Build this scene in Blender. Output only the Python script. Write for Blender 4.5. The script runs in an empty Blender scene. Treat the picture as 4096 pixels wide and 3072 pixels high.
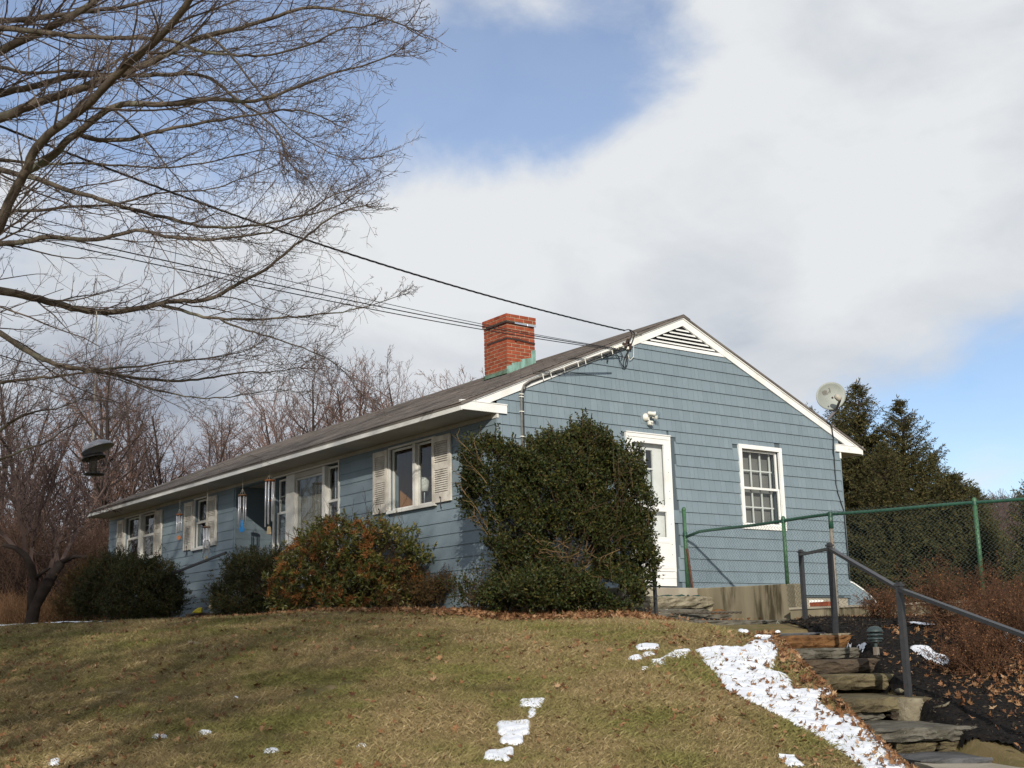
import bpy, math, random
import numpy as np
from mathutils import Vector, Matrix

# ------------------------------------------------------------------ camera, sky, sun, exposure
SC = bpy.context.scene
COL = SC.collection
CAM = np.array((-10.508, -14.351, -0.752))
RIGHT = np.array((0.80179146, -0.5971756, -0.02262204))
DOWN = np.array((0.10539196, 0.17856186, -0.97826796))
FWD = np.array((0.58823718, 0.78198272, 0.20610688))
FPX = 5013.6                                   # focal length for a frame 4096 wide
cd = bpy.data.cameras.new('camera'); cam = bpy.data.objects.new('camera', cd); COL.objects.link(cam)
cd.sensor_width = 36.0; cd.lens = FPX / 4096 * 36.0; cd.clip_start = 0.05; cd.clip_end = 2000
m = Matrix.Identity(4)
for i in range(3):
    m[i][0] = RIGHT[i]; m[i][1] = -DOWN[i]; m[i][2] = -FWD[i]; m[i][3] = CAM[i]
cam.matrix_world = m
SC.camera = cam
SC.view_settings.view_transform = 'Standard'; SC.view_settings.look = 'None'
SC.view_settings.exposure = 0.0; SC.view_settings.gamma = 1.0
SC.view_settings.use_curve_mapping = False
cy = SC.cycles; cy.max_bounces = 6; cy.diffuse_bounces = 3; cy.glossy_bounces = 3; cy.transmission_bounces = 3; cy.transparent_max_bounces = 10; cy.sample_clamp_indirect = 6.0

SUN_DIR = Vector((1.0, 1.45, -0.675)).normalized()      # the way the light travels
sl = bpy.data.lights.new('sun', 'SUN'); sl.energy = 4.3; sl.angle = math.radians(0.53); sl.color = (1.0, 0.93, 0.82)
so = bpy.data.objects.new('sun', sl); COL.objects.link(so)
so.rotation_euler = SUN_DIR.to_track_quat('-Z', 'Y').to_euler(); so.location = (-20, -28, 20)
SUN_EL = math.asin(-SUN_DIR.z); SUN_AZ = math.atan2(-SUN_DIR.x, -SUN_DIR.y)

def ray(px, py):
    return RIGHT * ((px - 2048) / FPX) + DOWN * ((py - 1536) / FPX) + FWD
def pix(px, py, d):
    return CAM + ray(px, py) * d
def on(ax, val, px, py):
    r = ray(px, py); return CAM + r * ((val - CAM[ax]) / r[ax])
def proj(P):
    q = np.asarray(P, float) - CAM
    x = q @ RIGHT; y = q @ DOWN; z = q @ FWD
    return FPX * x / z + 2048, FPX * y / z + 1536, z
def unit(px, py):
    r = ray(px, py); return r / np.linalg.norm(r)

def build_world():
    w = bpy.data.worlds.new('World'); SC.world = w; w.use_nodes = True
    nt = w.node_tree; N = nt.nodes; L = nt.links; N.clear()
    out = N.new('ShaderNodeOutputWorld'); bg = N.new('ShaderNodeBackground')
    bg.inputs['Strength'].default_value = 0.1
    L.new(bg.outputs[0], out.inputs[0])
    sky = N.new('ShaderNodeTexSky'); sky.sky_type = 'NISHITA'; sky.sun_disc = False
    sky.sun_elevation = SUN_EL; sky.sun_rotation = SUN_AZ
    sky.air_density = 1.0; sky.dust_density = 0.0; sky.ozone_density = 2.5; sky.altitude = 200
    tc = N.new('ShaderNodeTexCoord')
    nrm = N.new('ShaderNodeVectorMath'); nrm.operation = 'NORMALIZE'; L.new(tc.outputs['Generated'], nrm.inputs[0])
    D = nrm.outputs[0]
    def math_(op, a, b=None, clamp=False):
        n = N.new('ShaderNodeMath'); n.operation = op; n.use_clamp = clamp
        for i, v in enumerate((a, b)):
            if v is None: continue
            if isinstance(v, (int, float)): n.inputs[i].default_value = v
            else: L.new(v, n.inputs[i])
        return n.outputs[0]
    def lobe(px, py, amp, width):          # a soft spot of cloud (or of open sky) in one direction
        c = unit(px, py); k = 1.0 / (width * width)
        dt = N.new('ShaderNodeVectorMath'); dt.operation = 'DOT_PRODUCT'
        L.new(D, dt.inputs[0]); dt.inputs[1].default_value = tuple(c)
        e = math_('MULTIPLY', math_('SUBTRACT', dt.outputs['Value'], 1.0), k)
        return math_('MULTIPLY', math_('EXPONENT', e), amp)
    def total(lst):
        s = lst[0]
        for v in lst[1:]: s = math_('ADD', s, v)
        return s
    # cloud noise over the whole dome, squeezed in height so that clouds flatten towards the horizon
    def noise(scale, detail, rough, squeeze, off, dist=0.3, rot=0.0):
        mp = N.new('ShaderNodeMapping'); mp.inputs['Rotation'].default_value = (rot, rot * .6, 0)
        mp.inputs['Scale'].default_value = (1, 1, squeeze); mp.inputs['Location'].default_value = off
        L.new(D, mp.inputs[0])
        n = N.new('ShaderNodeTexNoise'); n.inputs['Scale'].default_value = scale; n.inputs['Detail'].default_value = detail
        n.inputs['Roughness'].default_value = rough; n.inputs['Distortion'].default_value = dist
        L.new(mp.outputs[0], n.inputs['Vector']); return n.outputs['Fac']
    n1 = noise(4.5, 9, 0.55, 1.6, (3.1, 1.7, 0.4), 0.5, 0.25)
    n2 = noise(11.0, 9, 0.60, 1.7, (7.3, 2.2, 1.1), 0.4, 0.25)
    shade = noise(6.0, 7, 0.52, 2.0, (1.3, 9.2, 2.0), 0.5, 0.2)
    cover = total([math_('MULTIPLY', math_('SUBTRACT', n1, 0.5), 1.9), math_('MULTIPLY', math_('SUBTRACT', n2, 0.5), 0.9)]
                  + [lobe(*a) for a in COVER])
    cover = math_('ADD', cover, 0.58)
    mask = N.new('ShaderNodeMapRange'); mask.interpolation_type = 'SMOOTHSTEP'
    L.new(cover, mask.inputs[0]); mask.inputs[1].default_value = -0.05; mask.inputs[2].default_value = 0.80; mask.inputs[3].default_value = 0.22
    light = total([math_('MULTIPLY', math_('SUBTRACT', shade, 0.5), 0.9), math_('MULTIPLY', math_('SUBTRACT', n2, 0.5), 0.40)]
                  + [lobe(*a) for a in BRIGHT])
    light = math_('ADD', light, 0.76, True)
    ramp = N.new('ShaderNodeValToRGB'); e = ramp.color_ramp.elements
    e[0].position = 0.0; e[0].color = (1.6, 2.0, 2.75, 1)
    e[1].position = 1.0; e[1].color = (8.0, 8.2, 8.4, 1)
    for p_, c_ in ((0.30, (3.3, 3.75, 4.6, 1)), (0.62, (5.9, 6.3, 6.9, 1))):
        q = e.new(p_); q.color = c_
    L.new(light, ramp.inputs[0])
    tint = N.new('ShaderNodeMix'); tint.data_type = 'RGBA'; tint.blend_type = 'MULTIPLY'; tint.inputs[0].default_value = 1.0
    tint.inputs[7].default_value = SKY_GAIN; L.new(sky.outputs[0], tint.inputs[6])
    mix = N.new('ShaderNodeMix'); mix.data_type = 'RGBA'
    L.new(mask.outputs[0], mix.inputs[0]); L.new(tint.outputs[2], mix.inputs[6]); L.new(ramp.outputs[0], mix.inputs[7])
    L.new(mix.outputs[2], bg.inputs['Color'])
SKY_GAIN = (1.30, 1.34, 1.46, 1)
# (pixel x, pixel y, amount, angular width): where the photographed sky is open or closed
COVER = [(1450, 500, -0.62, 0.07), (1800, 480, -0.55, 0.06), (2150, 440, -0.55, 0.06), (2380, 480, -0.40, 0.045), (2780, 320, -0.50, 0.04), (2650, 60, -0.42, 0.07), (2100, 120, -0.25, 0.09), (2550, 350, -0.32, 0.05), (1000, 560, -0.35, 0.08), (500, 450, -0.30, 0.09),
         (300, 40, -0.70, 0.10), (800, 100, -0.45, 0.10), (1300, 250, -0.20, 0.12), (1200, 900, 0.35, 0.12), (500, 900, 0.2, 0.14),
         (2500, 850, 0.45, 0.12), (3150, 480, 0.55, 0.10), (3500, 250, 0.35, 0.12), (3700, 800, 0.4, 0.15), (1500, 1250, 0.4, 0.15), (700, 1600, 0.4, 0.15), (2600, 1250, 0.4, 0.15),
         (3950, 1620, -0.55, 0.090), (4150, 1880, -0.45, 0.08), (3600, 1760, -0.45, 0.07), (3750, 1430, 0.2, 0.03), (3700, 1540, 0.2, 0.03), (3930, 1930, 0.45, 0.022), (4150, 350, -0.25, 0.06)]
BRIGHT = [(3480, 1120, 0.22, 0.06), (2100, 850, 0.18, 0.09), (2900, 800, 0.10, 0.12), (1000, 1000, 0.14, 0.15), (1500, 1250, 0.08, 0.10), (2500, 1350, -0.14, 0.08), (3150, 1330, -0.16, 0.08), (3500, 1400, -0.08, 0.06), (3900, 500, 0.12, 0.14),
          (700, 1780, -0.26, 0.09), (250, 1780, -0.22, 0.12), (1350, 1620, -0.12, 0.09), (3930, 1930, 0.25, 0.03), (2300, 150, 0.1, 0.12)]
build_world()

# ------------------------------------------------------------------ materials
MATS = {}
def pm(name, c, rough=0.7, c2=None, scale=4.0, detail=6.0, band=(0.35, 0.65), c3=None, scale3=1.0, band3=(0.5, 0.7), isl=0.0, isl_cols=None,
       bump=None, metallic=0.0, spec=0.35, stretch=(1, 1, 1), coat=0.0, trans=0.0):
    dim = lambda q: None if q is None else (tuple(v * 0.86 for v in q) if max(q) < 0.6 else tuple(q))
    c, c2, c3 = dim(c), dim(c2), dim(c3); isl_cols = [dim(q) for q in isl_cols] if isl_cols else None
    mt = bpy.data.materials.new(name); mt.use_nodes = True; MATS[name] = mt
    nt = mt.node_tree; N = nt.nodes; L = nt.links
    b = N['Principled BSDF']; b.inputs['Roughness'].default_value = rough; b.inputs['Metallic'].default_value = metallic
    b.inputs['Specular IOR Level'].default_value = spec; b.inputs['Coat Weight'].default_value = coat
    tc = N.new('ShaderNodeTexCoord'); mp = N.new('ShaderNodeMapping'); mp.inputs['Scale'].default_value = stretch
    L.new(tc.outputs['Object'], mp.inputs[0])
    col = None
    def mixc(fac, a, bb, blend='MIX'):
        mx = N.new('ShaderNodeMix'); mx.data_type = 'RGBA'; mx.blend_type = blend
        for s, v in ((0, fac), (6, a), (7, bb)):
            if isinstance(v, (int, float)): mx.inputs[s].default_value = v
            elif isinstance(v, tuple): mx.inputs[s].default_value = (*v[:3], 1)
            else: L.new(v, mx.inputs[s])
        return mx.outputs[2]
    def nz(sc, band, det=detail):
        n = N.new('ShaderNodeTexNoise'); n.inputs['Scale'].default_value = sc; n.inputs['Detail'].default_value = det
        n.inputs['Roughness'].default_value = 0.6
        L.new(mp.outputs[0], n.inputs['Vector'])
        r = N.new('ShaderNodeMapRange'); r.inputs[1].default_value = band[0]; r.inputs[2].default_value = band[1]
        r.interpolation_type = 'SMOOTHSTEP'; L.new(n.outputs['Fac'], r.inputs[0]); return r.outputs[0]
    geo = None
    def piece():                            # one random number for every loose piece and every object
        nonlocal geo
        if geo is None:
            gn = N.new('ShaderNodeNewGeometry'); oi = N.new('ShaderNodeObjectInfo'); ad = N.new('ShaderNodeMath'); ad.operation = 'ADD'; fr = N.new('ShaderNodeMath'); fr.operation = 'FRACT'
            L.new(gn.outputs['Random Per Island'], ad.inputs[0]); L.new(oi.outputs['Random'], ad.inputs[1]); L.new(ad.outputs[0], fr.inputs[0]); geo = fr.outputs[0]
        return geo
    if isl_cols:
        rp = N.new('ShaderNodeValToRGB'); rp.color_ramp.interpolation = 'LINEAR'
        e = rp.color_ramp.elements
        n = len(isl_cols)
        e[0].position = 0; e[0].color = (*isl_cols[0], 1); e[1].position = 1; e[1].color = (*isl_cols[-1], 1)
        for i in range(1, n - 1):
            q = e.new(i / (n - 1)); q.color = (*isl_cols[i], 1)
        L.new(piece(), rp.inputs[0]); col = rp.outputs[0]
    else:
        col = tuple(c)
    if c2 is not None: col = mixc(nz(scale, band), col, tuple(c2))
    if c3 is not None: col = mixc(nz(scale3, band3), col, tuple(c3))
    if isl:
        hs = N.new('ShaderNodeHueSaturation'); r = N.new('ShaderNodeMapRange')
        L.new(piece(), r.inputs[0]); r.inputs[3].default_value = 1 - isl; r.inputs[4].default_value = 1 + isl
        L.new(r.outputs[0], hs.inputs['Value'])
        if isinstance(col, tuple): hs.inputs['Color'].default_value = (*col, 1)
        else: L.new(col, hs.inputs['Color'])
        col = hs.outputs[0]
    if isinstance(col, tuple): b.inputs['Base Color'].default_value = (*col, 1)
    else: L.new(col, b.inputs['Base Color'])
    if bump:
        n = N.new('ShaderNodeTexNoise'); n.inputs['Scale'].default_value = bump[0]; n.inputs['Detail'].default_value = 8
        n.inputs['Roughness'].default_value = 0.65
        L.new(mp.outputs[0], n.inputs['Vector'])
        bp = N.new('ShaderNodeBump'); bp.inputs['Strength'].default_value = bump[1]; bp.inputs['Distance'].default_value = bump[2]
        L.new(n.outputs['Fac'], bp.inputs['Height']); L.new(bp.outputs[0], b.inputs['Normal'])
    if trans:
        tr = N.new('ShaderNodeBsdfTranslucent'); ms = N.new('ShaderNodeMixShader'); ms.inputs[0].default_value = trans
        if isinstance(col, tuple): tr.inputs[0].default_value = (*col, 1)
        else: L.new(col, tr.inputs[0])
        o = N['Material Output']; L.new(b.outputs[0], ms.inputs[1]); L.new(tr.outputs[0], ms.inputs[2]); L.new(ms.outputs[0], o.inputs[0])
    return mt

def glass_mat(name, tint, refl=0.07):
    mt = bpy.data.materials.new(name); mt.use_nodes = True; nt = mt.node_tree; N = nt.nodes; L = nt.links; N.clear()
    o = N.new('ShaderNodeOutputMaterial'); t = N.new('ShaderNodeBsdfTransparent'); t.inputs[0].default_value = (*tint, 1)
    g = N.new('ShaderNodeBsdfGlossy'); g.inputs['Roughness'].default_value = 0.02
    lw = N.new('ShaderNodeLayerWeight'); lw.inputs[0].default_value = 0.5       # the same reflection from either side of a pane
    p5 = N.new('ShaderNodeMath'); p5.operation = 'POWER'; p5.inputs[1].default_value = 4.0; L.new(lw.outputs['Facing'], p5.inputs[0])
    f = N.new('ShaderNodeMath'); f.operation = 'MULTIPLY_ADD'; f.inputs[1].default_value = 0.8; f.inputs[2].default_value = refl; L.new(p5.outputs[0], f.inputs[0])
    mx = N.new('ShaderNodeMixShader'); L.new(f.outputs[0], mx.inputs[0]); L.new(t.outputs[0], mx.inputs[1]); L.new(g.outputs[0], mx.inputs[2])
    L.new(mx.outputs[0], o.inputs[0]); MATS[name] = mt; return mt

# ------------------------------------------------------------------ mesh helpers
def tag(o, label=None, cat=None, group=None, kind=None):
    if label: o['label'] = label
    if cat: o['category'] = cat
    if group: o['group'] = group
    if kind: o['kind'] = kind
    return o
def link(o, parent=None):
    COL.objects.link(o)
    if parent is not None: o.parent = parent
    return o
def thing(name, label, cat, loc=(0, 0, 0), group=None):
    o = bpy.data.objects.new(name, None); o.empty_display_size = 0.2; o.location = tuple(loc); link(o)
    return tag(o, label, cat, group)
def rel(o, parent):      # keep world coordinates of a mesh built in world space under a parent that is not at the origin
    o.parent = parent
    p = Vector((0, 0, 0)); q = parent
    while q is not None: p += q.location; q = q.parent
    o.location = -p
    return o

class MB:
    def __init__(s): s.v = []; s.f = []; s.n = 0; s.smooth = []
    def add(s, v, f, smooth=False):
        v = [tuple(map(float, p)) for p in v]; s.v += v; s.f += [tuple(i + s.n for i in q) for q in f]; s.smooth += [smooth] * len(f); s.n += len(v); return s
    def box(s, a, b):
        (x0, y0, z0), (x1, y1, z1) = a, b
        x0, x1 = min(x0, x1), max(x0, x1); y0, y1 = min(y0, y1), max(y0, y1); z0, z1 = min(z0, z1), max(z0, z1)
        return s.add([(x0, y0, z0), (x1, y0, z0), (x1, y1, z0), (x0, y1, z0), (x0, y0, z1), (x1, y0, z1), (x1, y1, z1), (x0, y1, z1)],
                     [(0, 3, 2, 1), (4, 5, 6, 7), (0, 1, 5, 4), (1, 2, 6, 5), (2, 3, 7, 6), (3, 0, 4, 7)])
    def prism(s, poly, vec):               # polygon (3-D points) pushed along vec
        n = len(poly); v = [np.asarray(p, float) for p in poly]; v2 = [p + np.asarray(vec, float) for p in v]
        return s.add(v + v2, [tuple(range(n))[::-1], tuple(range(n, 2 * n))] + [(i, (i + 1) % n, n + (i + 1) % n, n + i) for i in range(n)])
    def bar(s, p, q, w, h, up=(0, 0, 1)):  # rectangular bar between two points
        p = np.asarray(p, float); q = np.asarray(q, float); t = q - p; t /= np.linalg.norm(t)
        sd = np.cross(t, up); sd /= np.linalg.norm(sd); u = np.cross(sd, t)
        c = [(-1, -1), (1, -1), (1, 1), (-1, 1)]
        return s.prism([p + sd * a * w / 2 + u * b * h / 2 for a, b in c], q - p)
    def tube(s, pts, r, n=8, caps=True, smooth=True):
        pts = [np.asarray(p, float) for p in pts]; k = len(pts)
        rs = [r] * k if np.isscalar(r) else list(r)
        v = []; pu = None
        for i in range(k):
            t = pts[min(i + 1, k - 1)] - pts[max(i - 1, 0)]; t = t / (np.linalg.norm(t) + 1e-12)
            if pu is None:
                a = np.array((0, 0, 1.)) if abs(t[2]) < 0.9 else np.array((1., 0, 0))
                pu = np.cross(t, a)
            pu = pu - t * (pu @ t); pu /= np.linalg.norm(pu) + 1e-12; w = np.cross(t, pu)
            for j in range(n):
                an = 2 * math.pi * j / n; v.append(pts[i] + (pu * math.cos(an) + w * math.sin(an)) * rs[i])
        f = [(i * n + j, i * n + (j + 1) % n, (i + 1) * n + (j + 1) % n, (i + 1) * n + j) for i in range(k - 1) for j in range(n)]
        s.add(v, f, smooth)
        if caps:
            s.f += [tuple(s.n - k * n + j for j in range(n))[::-1], tuple(s.n - n + j for j in range(n))]; s.smooth += [False, False]
        return s
    def lathe(s, prof, c=(0, 0, 0), n=16, axis=None):   # (radius, height) rings about +z, or about axis
        c = np.asarray(c, float)
        if axis is None: A, B, Z = np.eye(3)
        else:
            Z = np.asarray(axis, float); Z = Z / np.linalg.norm(Z); A = np.cross(Z, (0.3, 0.2, 0.9)); A /= np.linalg.norm(A); B = np.cross(Z, A)
        v = [c + (A * math.cos(2 * math.pi * j / n) + B * math.sin(2 * math.pi * j / n)) * r + Z * h for r, h in prof for j in range(n)]
        f = [(i * n + j, i * n + (j + 1) % n, (i + 1) * n + (j + 1) % n, (i + 1) * n + j) for i in range(len(prof) - 1) for j in range(n)]
        return s.add(v, f, True)
    def build(s, name, mat, parent=None, loc=None, bevel=0.0):
        me = bpy.data.meshes.new(name); me.from_pydata(s.v, [], s.f); me.materials.append(MATS[mat] if isinstance(mat, str) else mat)
        me.polygons.foreach_set('use_smooth', s.smooth); me.update()
        o = bpy.data.objects.new(name, me); link(o)
        if loc is not None: o.location = tuple(loc)
        if parent is not None:
            if loc is None: rel(o, parent)
            else: o.parent = parent
        if bevel:
            b = o.modifiers.new('edge', 'BEVEL'); b.width = bevel; b.segments = 1; b.limit_method = 'ANGLE'
        return o

def np_mesh(name, V, F, mat, parent=None, smooth=False):
    """V (n,3); F (m,3) or (m,4) index arrays"""
    me = bpy.data.meshes.new(name); k = F.shape[1]
    me.vertices.add(len(V)); me.vertices.foreach_set('co', np.ascontiguousarray(V, np.float32).ravel())
    me.loops.add(F.size); me.loops.foreach_set('vertex_index', np.ascontiguousarray(F, np.int32).ravel())
    me.polygons.add(len(F)); me.polygons.foreach_set('loop_start', np.arange(0, F.size, k, dtype=np.int32))
    me.polygons.foreach_set('loop_total', np.full(len(F), k, np.int32))
    me.polygons.foreach_set('use_smooth', np.full(len(F), smooth, bool))
    me.materials.append(MATS[mat] if isinstance(mat, str) else mat); me.update(calc_edges=True)
    o = bpy.data.objects.new(name, me); link(o)
    if parent is not None: rel(o, parent)
    return o
def norm(a): return a / (np.linalg.norm(a, axis=-1, keepdims=True) + 1e-9)

def seg_geo(S, n=3):
    """S: (m,8) p0,p1,r0,r1 -> thin prisms"""
    S = np.asarray(S, float); p0, p1, r0, r1 = S[:, :3], S[:, 3:6], S[:, 6], S[:, 7]
    t = norm(p1 - p0); a = np.where(np.abs(t[:, 2:3]) < 0.9, np.array([[0, 0, 1.]]), np.array([[1., 0, 0]]))
    u = norm(np.cross(t, a)); w = np.cross(t, u); V = []
    for p, r in ((p0, r0), (p1, r1)):
        for j in range(n):
            an = 2 * math.pi * j / n; V.append(p + (u * math.cos(an) + w * math.sin(an)) * r[:, None])
    V = np.stack(V, 1).reshape(-1, 3); b = (np.arange(len(S)) * 2 * n)[:, None]
    F = np.concatenate([b + np.array([[j, (j + 1) % n, n + (j + 1) % n, n + j]]) for j in range(n)], 1).reshape(-1, 4)
    return V, F
def leaf_geo(P, T, Nn, ln, wd, fold=0.25):
    """diamond leaves folded along the midrib. P base points, T along, Nn normal"""
    T = norm(T); B = norm(np.cross(Nn, T)); Nn = np.cross(T, B); ln = np.asarray(ln)[:, None]; wd = np.asarray(wd)[:, None]
    mid = P + T * ln * 0.45
    V = np.stack([P, mid + B * wd / 2 + Nn * wd * fold, P + T * ln, mid - B * wd / 2 + Nn * wd * fold], 1).reshape(-1, 3)
    b = (np.arange(len(P)) * 4)[:, None]
    F = np.concatenate([b + np.array([[0, 1, 2]]), b + np.array([[0, 2, 3]])], 1).reshape(-1, 3)
    return V, F
def rvec(rng, n): return norm(rng.normal(size=(n, 3)))
# ------------------------------------------------------------------ the materials of the place
BLUE = (0.222, 0.285, 0.326)
pm('blue_paint', BLUE, 0.6, (0.200, 0.258, 0.298), 2.5, c3=(0.245, 0.305, 0.340), scale3=0.9, band3=(0.45, 0.75), isl=0.045, bump=(60, 0.10, 0.004), spec=0.3)
pm('blue_board_paint', BLUE, 0.6, (0.200, 0.258, 0.298), 1.8, isl=0.05, bump=(50, 0.12, 0.004), spec=0.3)
pm('white_paint', (0.80, 0.80, 0.78), 0.5, (0.70, 0.70, 0.66), 3.0, band=(0.45, 0.75), c3=(0.62, 0.60, 0.54), scale3=7, band3=(0.62, 0.80), bump=(50, 0.12, 0.003), spec=0.35)
pm('weathered_white', (0.66, 0.65, 0.61), 0.6, (0.52, 0.50, 0.45), 2.2, band=(0.45, 0.75), c3=(0.30, 0.26, 0.20), scale3=9, band3=(0.68, 0.78), stretch=(1, .35, 1))
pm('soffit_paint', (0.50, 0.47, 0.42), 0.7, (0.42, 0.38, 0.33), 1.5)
pm('shutter_paint', (0.66, 0.62, 0.55), 0.6, (0.56, 0.51, 0.44), 5)
pm('dark_gap', (0.012, 0.012, 0.014), 0.9)
pm('roof_shingle', (0.205, 0.178, 0.160), 0.95, (0.135, 0.118, 0.107), 1.4, isl=0.22, c3=(0.24, 0.21, 0.185), scale3=6, band3=(0.55, 0.75), bump=(140, 0.5, 0.004), spec=0.15)
pm('brick', (0.34, 0.085, 0.040), 0.85, (0.27, 0.060, 0.030), 14, isl=0.22, bump=(90, 0.35, 0.004), spec=0.2)
pm('mortar', (0.50, 0.42, 0.30), 0.95, (0.38, 0.31, 0.22), 20, bump=(120, 0.4, 0.003), spec=0.1)
pm('copper_patina', (0.26, 0.46, 0.40), 0.7, (0.15, 0.24, 0.19), 9, c3=(0.12, 0.10, 0.05), scale3=5, band3=(0.58, 0.72), stretch=(1, 1, .3))
pm('apron_patina', (0.10, 0.15, 0.10), 0.8, (0.16, 0.26, 0.20), 8, c3=(0.05, 0.05, 0.03), scale3=5)
pm('soot_metal', (0.035, 0.028, 0.026), 0.7, (0.07, 0.03, 0.02), 30)
pm('bare_metal', (0.62, 0.64, 0.68), 0.3, metallic=0.9)
pm('grey_conduit', (0.22, 0.21, 0.19), 0.6, (0.16, 0.15, 0.13), 12)
pm('black_cable', (0.020, 0.021, 0.024), 0.5)
pm('white_plastic', (0.75, 0.74, 0.66), 0.4)
pm('dish_grey', (0.36, 0.385, 0.35), 0.5, (0.30, 0.325, 0.295), 3)
pm('mark_grey', (0.20, 0.19, 0.17), 0.6)
pm('lnb_tan', (0.46, 0.43, 0.36), 0.5)
pm('arm_grey', (0.17, 0.16, 0.17), 0.5)
pm('concrete', (0.31, 0.27, 0.19), 0.95, (0.23, 0.20, 0.135), 1.2, c3=(0.075, 0.062, 0.038), scale3=1.5, band3=(0.50, 0.66), stretch=(3, 3, 0.45), bump=(45, 0.35, 0.006), spec=0.15)
pm('pale_concrete', (0.42, 0.38, 0.30), 0.95, (0.33, 0.29, 0.23), 3, bump=(60, 0.35, 0.006), spec=0.15)
pm('moss', (0.10, 0.11, 0.02), 0.95, (0.16, 0.14, 0.03), 20)
STONE = dict(rough=0.9, spec=0.2, bump=(11, 1.0, 0.05))
pm('stone_grey', (0.185, 0.172, 0.140), c2=(0.095, 0.086, 0.066), scale=5, c3=(0.36, 0.37, 0.29), scale3=7, band3=(0.64, 0.70), **STONE)
pm('stone_olive', (0.190, 0.158, 0.090), c2=(0.095, 0.076, 0.045), scale=4, c3=(0.34, 0.33, 0.24), scale3=8, band3=(0.66, 0.72), **STONE)
pm('stone_dark', (0.075, 0.060, 0.046), c2=(0.135, 0.100, 0.068), scale=4, stretch=(1, 1, 4), **STONE)
pm('stone_rust', (0.235, 0.118, 0.046), c2=(0.140, 0.072, 0.032), scale=4, c3=(0.14, 0.11, 0.08), scale3=5, band3=(0.6, 0.75), **STONE)
pm('slate', (0.16, 0.16, 0.165), c2=(0.10, 0.10, 0.10), scale=4, **STONE)
pm('pale_stone', (0.36, 0.32, 0.23), c2=(0.22, 0.19, 0.13), scale=5, **STONE)
pm('handrail_metal', (0.040, 0.043, 0.048), 0.5, (0.055, 0.055, 0.058), 20, c3=(0.10, 0.05, 0.03), scale3=14, band3=(0.62, 0.7), spec=0.5, metallic=0.2)
pm('fence_green', (0.060, 0.165, 0.075), 0.5, (0.045, 0.12, 0.06), 12, c3=(0.15, 0.11, 0.05), scale3=16, band3=(0.66, 0.74), spec=0.5)
pm('fence_rail_green', (0.030, 0.105, 0.065), 0.4, (0.02, 0.075, 0.05), 12, c3=(0.10, 0.06, 0.03), scale3=18, band3=(0.66, 0.74), spec=0.5)
pm('wire_green', (0.055, 0.085, 0.085), 0.6)
pm('bare_post_metal', (0.30, 0.28, 0.24), 0.6, (0.20, 0.18, 0.15), 8, c3=(0.19, 0.10, 0.05), scale3=6, stretch=(1, 1, .4))
pm('rust', (0.17, 0.07, 0.04), 0.9, (0.10, 0.045, 0.03), 20)
pm('light_green_metal', (0.030, 0.045, 0.048), 0.45, (0.045, 0.068, 0.066), 20, spec=0.5)
pm('orange_brick', (0.42, 0.10, 0.035), 0.9, (0.30, 0.07, 0.03), 15)
pm('curtain', (0.34, 0.31, 0.26), 0.9, (0.24, 0.22, 0.18), 6, stretch=(1, 6, .2))
pm('lace', (0.80, 0.80, 0.78), 0.9, (0.60, 0.61, 0.62), 14)
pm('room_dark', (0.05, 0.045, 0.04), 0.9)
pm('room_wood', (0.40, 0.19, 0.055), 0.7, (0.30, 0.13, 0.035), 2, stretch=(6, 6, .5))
pm('lamp_shade', (0.78, 0.78, 0.72), 0.8)
pm('grey_screen', (0.075, 0.085, 0.09), 0.6)
pm('grey_blind', (0.25, 0.24, 0.225), 0.9, (0.20, 0.195, 0.185), 3)
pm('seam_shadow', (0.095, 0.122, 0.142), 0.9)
pm('chime_tube', (0.75, 0.75, 0.78), 0.3, metallic=0.45)
pm('chime_wood', (0.17, 0.095, 0.05), 0.7)
pm('chime_rust', (0.33, 0.11, 0.03), 0.6)
pm('sail_blue', (0.02, 0.25, 0.62), 0.4)
pm('sail_tan', (0.42, 0.33, 0.20), 0.7)
pm('feeder_grey', (0.30, 0.31, 0.35), 0.4)
pm('feeder_black', (0.014, 0.014, 0.014), 0.5)
pm('seed_brown', (0.06, 0.05, 0.04), 0.9)
pm('cord_pale', (0.55, 0.52, 0.44), 0.9)
pm('hose_green', (0.012, 0.055, 0.045), 0.6)
pm('rope_brown', (0.10, 0.085, 0.065), 0.9)
pm('yellow_plastic', (0.52, 0.42, 0.015), 0.5)
pm('figurine', (0.55, 0.47, 0.28), 0.6)
pm('soil', (0.060, 0.045, 0.030), 0.95, (0.09, 0.065, 0.04), 3, bump=(30, 0.6, 0.02), spec=0.1)
pm('lawn_soil', (0.22, 0.165, 0.080), 0.95, (0.15, 0.13, 0.052), 1.6, c3=(0.28, 0.215, 0.115), scale3=5, bump=(60, 0.8, 0.02), spec=0.08)
pm('mulch', (0.012, 0.011, 0.011), 0.95, (0.022, 0.018, 0.015), 20, bump=(45, 1.0, 0.03), spec=0.15)
pm('mulch_chip', None, 0.9, isl_cols=[(0.010, 0.009, 0.009), (0.016, 0.013, 0.012), (0.012, 0.011, 0.011), (0.03, 0.022, 0.016), (0.13, 0.10, 0.07)], spec=0.2)
pm('snow', (0.80, 0.83, 0.88), 0.8, (0.68, 0.71, 0.77), 9, bump=(40, 0.5, 0.02), spec=0.2)
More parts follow.
